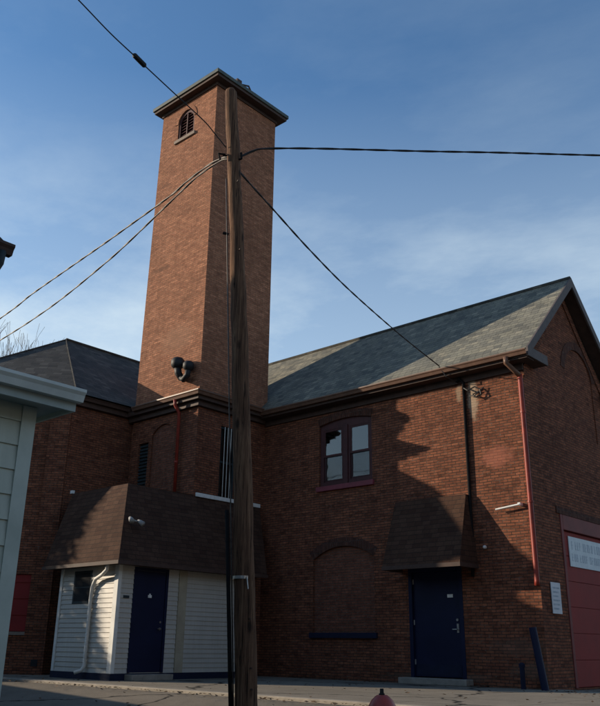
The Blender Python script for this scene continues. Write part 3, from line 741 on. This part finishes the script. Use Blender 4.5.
# mansard
mb = MB(); zb_, zt_ = 2.33, 4.26
b_ = [(-18.15, 10.93), (-15.12, 10.93), (-15.12, 15.62), (-16.1, 15.62), (-16.1, 13.79), (-18.15, 13.79)]
t_ = [(-18.5, 11.75), (-16.12, 11.75), (-16.02, 16.2)]
v = [(-18.15, 10.93, zb_), (-15.12, 10.93, zb_), (-15.12, 15.62, zb_), (-16.09, 16.22, zb_),
     (-18.50, 11.75, zt_), (-16.14, 11.75, zt_), (-16.06, 16.22, zt_ - .04), (-18.5, 13.79, zt_), (-18.15, 13.79, zb_), (-16.09, 13.79, zt_), (-16.09, 13.79, zb_)]
mb.add(v, [(0, 1, 5, 4), (1, 2, 6, 5), (2, 3, 6), (8, 0, 4, 7), (4, 5, 9, 7), (5, 6, 9), (0, 8, 10, 1), (1, 10, 3, 2)])
mn = mb.build('mansard_roof', M['brown_shingle'], B)
mb = MB(); mb.box(-18.16, 10.90, 2.25, -15.09, 10.95, 2.328); mb.box(-15.14, 10.951, 2.25, -15.09, 15.63, 2.328)
mb.box(-18.1, 10.951, 2.27, -15.141, 11.22, 2.30); mb.box(-15.46, 11.221, 2.27, -15.141, 15.6, 2.30); mb.build('mansard_trim', M['trim_white'] if False else M['fascia'], mn)
mb = MB(); mb.obox((-16.09, 0, 0), T2, N2, 13.86, 4.23, 16.22, 4.33, .0, .05); mb.build('white_flashing', M['plastic_white'], mn)
mb = MB(); mb.obox((0, 11.75, 0), T, N, -18.55, 4.26, -18.45, 4.34, -.02, .05); mb.build('end_cap', M['plastic_white'], mn)
# twin flood light
fx, fy, fz = -15.50, 11.42, 3.28
mb = MB(); mb.lathe((fx + .02, fy, fz), [(.05, 0), (.05, .05)], 12, 'x')
mb.tube([(fx + .05, fy, fz), (fx + .12, fy - .06, fz + .0)], .02, 6); mb.tube([(fx + .05, fy, fz), (fx + .12, fy + .12, fz - .02)], .02, 6)
fl = mb.build('flood_light', M['lamp_grey'], B)
for dy, dz in ((-.08, .01), (.15, -.03)):
    m = MB(); m.tube([(fx + .10, fy + dy, fz + dz + .03), (fx + .15, fy + dy * 1.15, fz + dz), (fx + .24, fy + dy * 1.4, fz + dz - .06)], [.03, .05, .062], 12); m.build('lamp_head', M['lamp_grey'], fl, smooth=True)

# ------------------------------------------------------------------ signs
def scribble(mb, O, T, N, u0, u1, z, h, d0, d1, seed, words, thick=.02, bold=False):
    """faded lettering strokes, illegible as in the photograph"""
    rn = random.Random(seed); u = u0
    tot = sum(words) + .7 * (len(words) - 1); cw = (u1 - u0) / tot
    for w in words:
        for k in range(w):
            a = u + cw * .12; b = u + cw * .82; kind = rn.randrange(5); t = thick
            mb.obox(O, T, N, a, z, a + t, z + h, d0, d1)
            if kind in (0, 1, 3): mb.obox(O, T, N, a + t, z + h - t, b - t, z + h, d0, d1)
            if kind in (1, 2, 4): mb.obox(O, T, N, a + t, z + h * .45, b - t, z + h * .45 + t, d0, d1)
            if kind in (0, 2, 4): mb.obox(O, T, N, a + t, z, b - t, z + t, d0, d1)
            if kind in (0, 2, 3): mb.obox(O, T, N, b - t, z, b, z + h, d0, d1)
            u += cw
        u += cw * .7
sg = thing('door_sign', (XC, 18.9, 2.38), 'long white board with faded blue lettering on the red garage door', 'sign')
sd0 = -.05
mb = MB(); mb.obox(O2, T2, N2, 18.05, 2.38, 20.0, 3.05, sd0, sd0 + .02); mb.build('board', M['sign_white'], sg, bevel=.004)
mb = MB(); scribble(mb, O2, T2, N2, 18.17, 19.9, 2.76, .19, sd0 + .02, sd0 + .0225, 3, [1, 3, 5, 4], .028)
scribble(mb, O2, T2, N2, 18.15, 19.92, 2.50, .17, sd0 + .02, sd0 + .0225, 5, [3, 4, 7], .024); mb.build('lettering', M['ink'], sg)
nt_ = thing('wall_notice', (XC, 17.0, 1.3), 'pale upright notice board on the brick pier left of the red garage door', 'sign')
mb = MB(); mb.obox(O2, T2, N2, 16.82, 1.32, 17.26, 1.96, .012, .03); mb.build('board', M['notice'], nt_, bevel=.004)
for i in range(6):
    mb = MB(); scribble(mb, O2, T2, N2, 16.87, 17.21 - (i % 3) * .04, 1.83 - i * .085, .035, .03, .032, 20 + i, [11], .007)
    mb.build('lettering', M['ink'], nt_)

# ------------------------------------------------------------------ posts by the corner
pp = MB(); pp.tube([(-7.83, 16.02, -.16), (-8.02, 16.06, 1.02)], .075, 14); lp = pp.build('bollard', M['navy'], None, smooth=False, off=(-7.83, 16.02, -.16))
tag(lp, 'tall blue steel post leaning against the corner of the brick building', 'bollard')
pp = MB(); pp.tube([(-8.35, 16.12, -.16), (-8.35, 16.12, .26)], .05, 12); pp.lathe((-8.35, 16.12, .26), [(.062, 0), (.062, .06), (.03, .09)], 12); sp = pp.build('standpipe', M['navy_rough'], None, off=(-8.35, 16.12, -.16))
tag(sp, 'short dark capped standpipe by the wall, left of the leaning blue post', 'pipe')

rn = random.Random(21); mb = MB()
for i in range(900):
    if i % 3 == 0: x = rn.uniform(-14.8, -6.0); y = D - .04 - abs(rn.gauss(0, .12)) if x < -8 else rn.uniform(15, 16.6)
    elif i % 3 == 1: x = rn.uniform(-19, -4); y = 10.1 - abs(rn.gauss(0, .15))
    else: x = rn.uniform(-19, -3); y = rn.uniform(8.0, 15.5)
    if -17.8 < x < -15.4 and y > 11.1: continue
    z = -.150 if y > 10.15 else -.197 - max(0, 10.1 - y) * .07
    if 8.8 < y < 10.15: z = -.19
    r = rn.uniform(.015, .045); a = rn.uniform(0, 6.28); p = Vector((x, y, z + .012)); u = Vector((math.cos(a), math.sin(a), rn.uniform(-.3, .3))) * r; v = Vector((-math.sin(a), math.cos(a), rn.uniform(-.2, .5))) * r * .6
    mb.add([p - u, p - v, p + u, p + v], [(0, 1, 2, 3)])
M['leaf'] = plain('dead_leaf', (.14, .085, .045), (.07, .045, .025), 6, .9)
lf = mb.build('leaf_litter', M['leaf']); lf['kind'] = 'stuff'; tag(lf, 'dry brown leaf litter scattered on the pavement and along the wall base', 'leaves')

# ------------------------------------------------------------------ utility pole
PB = Vector((-7.29, 7.28, -.62)); PT = Vector((-7.68, 6.86, 8.50)); pdv = PT - PB
def pole_at(z): return PB + pdv * ((z - PB.z) / pdv.z)
U = thing('utility_pole', tuple(PB), 'tall weathered wooden utility pole standing in front of the brick tower', 'utility pole')
mb = MB(); pts = []; rad = []
rn = random.Random(3)
for i in range(31):
    f_ = i / 30; p = PB + pdv * f_; pts.append(p + Vector((rn.uniform(-.008, .008), rn.uniform(-.008, .008), 0)) + Vector((.03, .02, 0)) * math.sin(f_ * 3.0)); rad.append(.138 - .048 * f_ + rn.uniform(-.002, .002))
pts.append(PT + Vector((-.012, -.01, .05))); rad.append(.074); pts.append(PT + Vector((-.02, -.015, .08))); rad.append(.03)
mb.tube(pts, rad, 20); mb.build('pole_shaft', M['wood'], U, smooth=True)
camL = Vector((-.74, -.67, 0)).normalized(); camN = Vector((.67, -.74, 0)).normalized()
mb = MB(); mb.tube([pole_at(z) + camL * .175 + camN * .02 for z in (-.62, 1, 2.2)], .026, 8); mb.build('cable_riser', M['conduit'], U, smooth=True)
mb = MB(); mb.tube([pole_at(z) + camL * (.142 - .0065 * z) + camN * .015 for z in (-.62, 2, 4, 5.2, 6.05, 7.0)], .009, 6); mb.build('ground_wire', M['wire_grey'], U, smooth=True)
mb = MB(); c = pole_at(1.38); mb.lathe(c, [(.134, -.018), (.137, -.018), (.137, .018), (.134, .018)], 20); mb.tube([c + camN * .14 - camL * .06, c + camN * .15 - camL * .08 + Vector((0, 0, -.14))], .008, 6); mb.build('metal_band', M['steel'], U)
for z in (.12, .35, .9, 5.8, 6.9):
    mb = MB(); c = pole_at(z); mb.tube([c + camN * .10 - camL * .07, c + camN * .15 - camL * .09], .010, 6); mb.build('bolt', M['fascia'], U)
mb = MB()
c = pole_at(7.40); mb.tube([c - camL * .13, c + camL * .14], .014, 6); mb.tube([c + camL * .10 + camN * .03, c + camL * .2 + camN * .05, c + camL * .17 + camN * .05 + Vector((0, 0, -.1))], .016, 6)
mb.build('wire_bracket', M['conduit'], U); mb = MB(); c = pole_at(7.30); mb.tube([c - camL * .09 + camN * .05, c - camL * .14 + camN * .08, c - camL * .13 + camN * .08 + Vector((0, 0, .1))], .018, 6)
mb.build('wire_bracket', M['conduit'], U); mb = MB(); c = pole_at(6.1); mb.tube([c + camL * .08, c + camL * .16 + Vector((0, 0, .02))], .02, 6)
mb.build('wire_bracket', M['conduit'], U)

# ------------------------------------------------------------------ wires
def smooth_path(P, n=6):
    P = [Vector(p) for p in P]; out = []
    for i in range(len(P) - 1):
        p0 = P[max(i - 1, 0)]; p1 = P[i]; p2 = P[i + 1]; p3 = P[min(i + 2, len(P) - 1)]
        for k in range(n):
            t = k / n; out.append(.5 * ((2 * p1) + (-p0 + p2) * t + (2 * p0 - 5 * p1 + 4 * p2 - p3) * t * t + (-p0 + 3 * p1 - 3 * p2 + p3) * t ** 3))
    out.append(P[-1]); return out
def wire(P, r, mat, label, twist=0, group=None):
    P = [Vector(p) for p in P]
    o0 = P[0]; path = smooth_path(P, 14 if twist else 6)
    mb = MB()
    if twist:
        for ph in (0, math.pi):
            q = []; s = 0
            for i, p in enumerate(path):
                if i: s += (p - path[i - 1]).length
                t = (path[min(i + 1, len(path) - 1)] - path[max(i - 1, 0)]).normalized(); a = t.cross(Vector((0, 0, 1))).normalized(); b = t.cross(a)
                w = s * 2 * math.pi / twist + ph; q.append(p + (a * math.cos(w) + b * math.sin(w)) * r * .45)
            mb.tube(q, r * .9, 6)
    else: mb.tube(path, r, 6)
    o = mb.build('overhead_wire', mat, None, off=tuple(o0), smooth=True)
    return tag(o, label, 'wire', group)
wire([(-7.60, 6.95, 7.38), (-7.77, 6.91, 7.44), (-8.17, 6.95, 7.50), (-8.78, 7.01, 7.47), (-9.24, 7.06, 7.41), (-10.77, 7.21, 7.35), (-11.46, 7.28, 7.33), (-12.64, 7.40, 7.31), (-14.23, 7.55, 7.26), (-15.69, 7.70, 7.18), (-22, 8.3, 7.05), (-30, 9.1, 7.2), (-42, 10.3, 7.9)],
     .013, M['wire_grey'], 'upper of the two twisted wires running left from the pole', .9)
wire([(-7.60, 6.97, 7.34), (-7.77, 6.93, 7.41), (-7.92, 6.93, 7.44), (-8.43, 6.98, 7.44), (-8.82, 7.02, 7.38), (-9.41, 7.07, 7.24), (-10.65, 7.20, 6.99), (-11.37, 7.27, 6.88), (-12.5, 7.38, 6.74), (-13.61, 7.49, 6.66), (-15.53, 7.68, 6.62), (-22, 8.3, 6.6), (-30, 9.1, 6.8), (-42, 10.3, 7.6)],
     .012, M['wire_grey'], 'lower of the two twisted wires running left from the pole', 1.1)
w3 = wire([(-7.66, 6.80, 7.50), (-7.64, 6.53, 7.61), (-7.62, 6.32, 7.68), (-7.58, 5.72, 7.79), (-7.545, 5.15, 7.90), (-7.53, 4.99, 7.93), (-7.51, 4.57, 8.02), (-7.47, 4.05, 8.16), (-7.44, 3.47, 8.31), (-7.3, 0, 9.3), (-7.1, -6, 11.2)],
     .0085, M['wire'], 'thin wire with a black splice block rising over the tower to the upper left')
mb = MB(); a, b = Vector((-7.545, 5.17, 7.895)), Vector((-7.527, 4.985, 7.935)); dd = (b - a)
mb.tube([a - dd * .12, a, b, b + dd * .12], [.016, .036, .036, .016], 10); mb.build('splice_block', M['black'], w3, off=tuple(Vector((-7.66, 6.80, 7.50))))
wire([(-7.62, 6.95, 7.34), (-7.57, 7.01, 7.40), (-7.45, 7.16, 7.53), (-7.33, 7.32, 7.60), (-6.82, 7.95, 7.70), (-5.83, 9.18, 7.85), (-5.01, 10.21, 7.99), (-3.93, 11.55, 8.15), (-2.8, 12.96, 8.34), (0, 16.5, 9.0), (6, 24, 10.6)],
     .013, M['wire'], 'thick black wire running right from the pole across the open sky', .8)
wire([(-7.68, 6.98, 7.30), (-7.71, 7.11, 7.29), (-7.76, 7.30, 7.26), (-7.96, 8.14, 7.16), (-8.26, 9.38, 7.02), (-8.64, 10.96, 6.92), (-9.23, 13.43, 6.91), (-9.84, 15.93, 7.00)],
     .012, M['wire'], 'service wire sloping from the pole down to the gutter of the brick building', .8)

# ------------------------------------------------------------------ hydrant
hx, hy, hz = -4.86, 6.60, -.535
H = thing('fire_hydrant', (hx, hy, hz), 'red domed top of a fire hydrant with dark nut at the bottom edge', 'hydrant')
c = (hx, hy, hz)
mb = MB(); mb.lathe(c, [(.19, 0), (.19, .04), (.125, .045), (.125, .08), (.115, .10), (.108, .45), (.125, .46), (.125, .48)], 24); mb.build('barrel', M['hydrant'], H, smooth=False)
mb = MB(); mb.lathe(c, [(.165, .48), (.168, .52), (.155, .525), (.150, .56), (.132, .62), (.100, .675), (.062, .71), (.045, .72)], 24)
for k in range(8):
    a = k * math.pi / 4; mb.lathe((hx + .148 * math.cos(a), hy + .148 * math.sin(a), hz + .52), [(.014, 0), (.014, .018)], 6)
mb.build('bonnet', M['hydrant'], H, smooth=True)
mb = MB(); mb.lathe((hx, hy, hz + .72), [(.030, 0), (.030, .012), (.021, .014), (.019, .055)], 5); mb.build('operating_nut', M['black'], H)
for (dx, dy, rr) in ((.7, .7, .052), (-.7, -.7, .052), (.7, -.7, .072)):
    m = MB(); n = Vector((dx, dy, 0)).normalized(); p = Vector(c) + Vector((0, 0, .36))
    m.tube([p + n * .09, p + n * .15, p + n * .151, p + n * .185], [rr, rr, rr * 1.15, rr * 1.15], 16); m.tube([p + n * .185, p + n * .21], .018, 5); m.build('nozzle_cap', M['hydrant'], H)

# ------------------------------------------------------------------ neighbour house (left)
HW = thing('white_house', (-10, -1, -.9), 'neighbouring house with pale wide lap siding and a white eave at the left edge', 'house')
hwx, hyc = -7.0, 3.9
mb = MB(); lap(mb, (hwx, 0, 0), T2, N2, -8.0, hyc - .10, -.9, 2.80, .232)
lap(mb, (0, hyc, 0), (-1, 0, 0), (0, 1, 0), 7.1, 8.2, -.9, 2.9, .232)
mb.box(-8.2, -8.0, -.9, hwx - .004, hyc - .004, 2.78)
mb.build('siding_wall', M['siding_house'], HW)
mb = MB(); mb.box(hwx - .13, hyc - .115, -.9, hwx + .030, hyc + .032, 2.74); mb.build('corner_board', M['trim_house'], HW)
mb = MB(); mb.box(hwx - .8, -8.2, 2.745, -6.665, 4.16, 2.775); mb.box(-6.69, -8.2, 2.70, -6.662, 4.16, 2.86); mb.build('soffit', M['soffit'], HW)
gutter('gutter', [(-6.66, -8.2), (-6.66, 4.19)], 2.905, M['gutter_white'], .115, .12, HW)
mb = MB(); ring = [(-6.64, 2.90), (-8.25, 3.12), (-8.25, 3.06), (-6.64, 2.84)]; mb.prism([(a, -8.2, z) for (a, z) in ring], (0, 12.38, 0)); mb.build('roof', M['asphalt_shingle'], HW)
mb = MB(); ring = [(-6.69, 2.70), (-6.69, 2.86), (-8.2, 3.06), (-8.2, 2.70)]; mb.prism([(a, 4.13, z) for (a, z) in ring], (0, .028, 0)); mb.build('end_board', M['trim_house'], HW)
# upper storey
ux, uy = -8.2, 3.62
mb = MB(); lap(mb, (ux, 0, 0), T2, N2, -8, uy, 3.5, 4.75, .232); lap(mb, (0, uy, 0), (-1, 0, 0), (0, 1, 0), 8.2, 16.0, -.9, 4.8, .232)
mb.box(-16.0, -8, -.9, ux - .004, uy - .004, 4.7)
ga = [(-8.2, 4.7), (-12.1, 7.85), (-16.0, 4.7)]
mb.prism([(a, uy - .1, z) for (a, z) in ga], (0, .1, 0)); mb.prism([(a, -8, z) for (a, z) in ga], (0, .1, 0)); mb.build('upper_wall', M['siding_house'], HW)
mb = MB()
for sg_ in (1, -1):
    xe = -12.1 + sg_ * 4.32; rise_ = 4.32 * .807
    ring = [(xe, 4.72), (-12.1, 4.72 + rise_), (-12.1, 4.62 + rise_), (xe, 4.63)]
    mb.prism([(a, -8.3, z) for (a, z) in ring], (0, 12.1, 0))
mb.build('upper_roof', M['asphalt_shingle'], HW)
gutter('upper_gutter', [(-7.78, -8.3), (-7.78, 3.81)], 4.70, M['fascia'], .12, .12, HW)
mb = MB(); mb.box(-8.19, -8.3, 4.55, -7.80, 3.78, 4.58); mb.build('upper_soffit', M['fascia'], HW)
downspout('upper_downspout', [(-7.72, 3.70, 4.60), (-7.72, 3.69, 4.46), (-7.80, 3.66, 4.33), (-7.98, 3.60, 4.26), (-8.13, 3.56, 4.15), (-8.14, 3.55, 3.7)], M['vent'], .045, HW)
mb = MB(); mb.box(-12.5, -1.5, 6.6, -11.8, -.8, 9.0); mb.build('chimney', M['brick'], HW)

# unseen low garage beyond the house, shaped to throw long shade over the foreground
GA = thing('garage', (-20.5, 2, -.8), 'unseen low single-pitch garage beyond the neighbouring house, shaped to shade the foreground', 'garage')
mb = MB(); mb.prism([(-26.6, -1, -.9), (-14.6, -1, -.9), (-14.6, -1, 1.72), (-26.6, -1, 2.66)], (0, 5.6, 0)); mb.build('shade_garage_wall', M['siding_house'], GA)
mb = MB(); mb.prism([(-27.0, -1.3, 2.70), (-14.3, -1.3, 1.70), (-14.3, -1.3, 1.84), (-27.0, -1.3, 2.84)], (0, 6.15, 0)); mb.build('shade_garage_roof', M['asphalt_shingle'], GA)

# ------------------------------------------------------------------ bare tree
def bare_tree(loc, height, seed, label):
    rn = random.Random(seed); tr = thing('bare_tree', loc, label, 'tree'); loc = Vector(loc)
    trunk = MB(); twigs = MB()
    def grow(p, d, L, r, lev):
        n = 4; pts = [p]; rads = [r]; q = p.copy(); dd = d.copy()
        for i in range(n):
            dd = (dd + Vector((rn.uniform(-.16, .16), rn.uniform(-.16, .16), rn.uniform(-.02, .14)))).normalized(); q = q + dd * L / n; pts.append(q.copy()); rads.append(max(.009, r * (1 - .55 * (i + 1) / n)))
        (trunk if lev <= 1 else twigs).tube(pts, rads, 7 if lev <= 1 else (4 if lev <= 3 else 3), cap=False)
        if lev >= 6: return
        k = rn.choice((3, 4)) if lev < 5 else 3
        for j in range(k):
            t = rn.randint(1, n) if lev > 0 else rn.randint(2, n)
            ax = dd.cross(Vector((rn.uniform(-1, 1), rn.uniform(-1, 1), rn.uniform(-1, 1)))).normalized()
            nd_ = (Matrix.Rotation(rn.uniform(.35, .75), 3, ax) @ dd + Vector((0, 0, .18))).normalized()
            grow(pts[t], nd_, L * rn.uniform(.62, .8), rads[t] * .62, lev + 1)
        grow(pts[-1], dd, L * .75, rads[-1], lev + 1)
    grow(loc, Vector((0, 0, 1)), height * .28, height * .020, 0)
    trunk.build('trunk', M['bark'], tr); twigs.build('crown', M['bark'], tr)
    return tr
bare_tree((-42.0, 21.3, -.3), 21.5, 4, 'bare leafless tree rising behind the hipped wing roof')
bare_tree((-34.0, -10.5, -.9), 12.5, 9, 'bare leafless street tree behind the camera, seen only in the window glass')

# ------------------------------------------------------------------ unseen houses and evergreens placed to block light
def sky_block_house():  # house out of view, added in two rows to cut low sky light
    t = thing('sky_block_house', (0, 0, 0), 'x', 'house', 'unseen houses added to block sky light')
    w, dp, h, rh = 4.6, 4.0, 6.6, 3.2
    win = [rect(a, z, a + 1.0, z + 1.5) for z in (.9 + .4, 4.1) for a in (-3.6, 2.6)] + [rect(-.5, 4.1, .5, 5.6)]
    door = rect(-.5, .05, .5, 2.2)
    m = MB(); wall(m, (0, dp, 0), (-1, 0, 0), (0, 1, 0), rect(-w, -.9, w, h), win + [door], .12)
    m.box(-w, -dp, -.9, w, dp - .13, h); m.prism([(-w, -dp, h), (-w, dp, h), (-w, 0, h + rh - .12)], (2 * w, 0, 0)); m.build('wall', M['siding_old'], t)
    m = MB()
    for sg_ in (1, -1):
        ring = [(sg_ * (dp + .4), h - .25), (0, h + rh), (0, h + rh + .12), (sg_ * (dp + .4), h - .12)]
        m.prism([(-w - .3, a, z) for (a, z) in ring], (2 * w + .6, 0, 0))
    rf_ = m.build('roof', M['asphalt_shingle'], t); m = MB(); m.box(1.4, -.4, h + rh - .8, 2.1, .3, h + rh + 1.0); m.build('chimney', M['brick'], rf_)
    for q in win:
        a, z = q[0]; m = MB(); m.obox((0, dp, 0), (-1, 0, 0), (0, 1, 0), a + .01, z + .01, a + .99, z + 1.49, -.11, -.08); wn_ = m.build('window', M['trim_house'], t)
        m = MB(); m.obox((0, dp, 0), (-1, 0, 0), (0, 1, 0), a + .07, z + .07, a + .93, z + 1.43, -.079, -.07); m.build('pane', M['dark_room'], wn_)
    m = MB(); m.obox((0, dp, 0), (-1, 0, 0), (0, 1, 0), -.49, .06, .49, 2.19, -.11, -.06); m.build('door', M['red_frame'], t)
    return t
M['siding_old'] = siding_mat('old_grey_siding', (.20, .19, .17))
def copy_tree(o, parent=None):
    c_ = o.copy(); COL.objects.link(c_); c_.parent = parent
    for ch in list(o.children): copy_tree(ch, c_)
    return c_
sh = sky_block_house()
spots = [(-50, -17, 0), (-39, -18, 0), (-28, -17, 0), (-17, -18, 0), (-6, -17.5, 0), (5, -17, 0), (16, -18, 0), (19, -6, 90), (20, 5, 90), (19, 16, 90), (20, 27, 90), (19, 38, 90)]
where = ['first in the row behind the camera', 'second in the row behind the camera', 'third in the row behind the camera', 'fourth in the row behind the camera', 'fifth in the row behind the camera', 'sixth in the row behind the camera', 'corner house behind the camera',
         'nearest in the row facing the garage door', 'second in the row facing the garage door', 'third in the row facing the garage door', 'fourth in the row facing the garage door', 'last in the row facing the garage door']
for i, (x, y, a) in enumerate(spots):
    o = sh if i == 0 else copy_tree(sh)
    o.location = (x, y, 0); o.rotation_euler = (0, 0, R(a)); o['label'] = 'unseen grey two-storey house added to block sky light, ' + where[i]
def conifer(loc, height, rad, seed, label, power=1.0, count=11000):
    rn = random.Random(seed); t = thing('conifer', loc, label, 'tree'); L = Vector(loc)
    m = MB(); m.tube([L, L + Vector((0, 0, height * .5)), L + Vector((0, 0, height * .95))], [.22, .13, .02], 8); m.build('trunk', M['bark'], t)
    m = MB()
    for i in range(count):
        f_ = 1 - math.sqrt(rn.random()); z = .4 + f_ * (height - .4); rr = rad * (1 - f_) ** power * (.72 + .28 * rn.random()) + .05
        a = rn.uniform(0, 2 * math.pi); rr *= 1 + .07 * math.sin(a * 5 + z * 3)
        p = L + Vector((rr * math.cos(a), rr * math.sin(a), z)); sz = rn.uniform(.14, .30)
        d1 = Vector((math.cos(a), math.sin(a), rn.uniform(-.7, .2))).normalized() * sz; d2 = Vector((-math.sin(a), math.cos(a), rn.uniform(-.4, .4))).normalized() * sz * .55
        m.add([p - d2, p + d1 * .3 - d2 * .2, p + d1 * 1.3, p + d2], [(0, 1, 2, 3)])
    m.build('crown', M['needles'], t); return t

M['needles'] = plain('conifer_needles', (.045, .075, .03), (.025, .045, .02), 4, .7)
conifer((-28.6, 6.1, -.3), 10.0, 3.25, 11, 'dense dark conifer in front of the wing, unseen, shaped to dapple the porch with shade')  # unseen tree, shaped to throw the dappled shade on the porch front
conifer((-30.2, 4.9, -.3), 7.1, 1.35, 5, 'broad rounded evergreen left of the tall conifer, unseen, added to shade the porch', .3, 9000)  # added out of view to keep the left porch siding shaded

# ------------------------------------------------------------------ world, sun, camera
EL = R(17); AZd = R(29)
W = bpy.data.worlds.new('World'); S.world = W; W.use_nodes = True; nt = W.node_tree
bg = nt.nodes['Background']
sky = nt.nodes.new('ShaderNodeTexSky'); sky.sky_type = 'NISHITA'; sky.sun_disc = False
sky.sun_elevation = EL; sky.sun_rotation = math.atan2(-math.cos(AZd), -math.sin(AZd)) % (2 * math.pi)
sky.air_density = 1.0; sky.dust_density = .6; sky.ozone_density = 2.6; sky.altitude = 0
tc = nt.nodes.new('ShaderNodeTexCoord')
mp = nt.nodes.new('ShaderNodeMapping'); mp.inputs['Scale'].default_value = (1.2, 2.4, 5.0); mp.inputs['Rotation'].default_value = (.25, -.2, .9)
nt.links.new(tc.outputs['Generated'], mp.inputs['Vector'])
f1 = noise(nt, mp.outputs[0], 1.5, 9, .62)
cm = ramp(nt, f1, [(.44, 0), (.78, 1)])
sepz = nt.nodes.new('ShaderNodeSeparateXYZ'); nt.links.new(tc.outputs['Generated'], sepz.inputs[0])
hz_ = ramp(nt, sepz.outputs['Z'], [(.0, .9), (.28, .75), (.42, .45), (.55, .12), (.75, .04)])
cf = mth(nt, 'MULTIPLY', cm, hz_)
cf = mth(nt, 'ADD', cf, mth(nt, 'MULTIPLY', ramp(nt, sepz.outputs['Z'], [(.1, 1), (.62, .02)]), .66))
skc = mix(nt, cf, mix(nt, 1.0, sky.outputs['Color'], (.76, 1.05, 1.22), 'MULTIPLY'), (5.2, 6.1, 6.6))
nt.links.new(skc, bg.inputs['Color']); bg.inputs['Strength'].default_value = .122

sun = bpy.data.lights.new('sun', 'SUN'); sun.energy = 5.0; sun.angle = R(.5); sun.color = (1.0, .84, .64)
so = bpy.data.objects.new('sun', sun); COL.objects.link(so)
dv = Vector((math.cos(EL) * math.cos(AZd), math.cos(EL) * math.sin(AZd), -math.sin(EL)))
so.rotation_euler = dv.to_track_quat('-Z', 'Y').to_euler(); so.location = (-30, -20, 30)

cam = bpy.data.cameras.new('camera'); co = bpy.data.objects.new('camera', cam); COL.objects.link(co); S.camera = co
Rv = Vector((.74595747, .66585359, .01365479)); Uv = Vector((.21749139, -.26293253, .93998084)); Fv = Vector((-.62947991, .69821593, .34095391))
mt = Matrix(((Rv.x, Uv.x, -Fv.x, 0), (Rv.y, Uv.y, -Fv.y, 0), (Rv.z, Uv.z, -Fv.z, .6), (0, 0, 0, 1)))
co.matrix_world = mt
cam.sensor_fit = 'HORIZONTAL'; cam.sensor_width = 36; cam.lens = 36 * 808.83 / 600; cam.clip_end = 2000; cam.clip_start = .05
S.render.resolution_x = 870; S.render.resolution_y = 1024
S.view_settings.view_transform = 'Standard'; S.view_settings.look = 'None'; S.view_settings.gamma = 1; S.view_settings.exposure = .25
S.view_settings.use_curve_mapping = False
for o in bpy.data.objects:
    if '_org' in o: del o['_org']
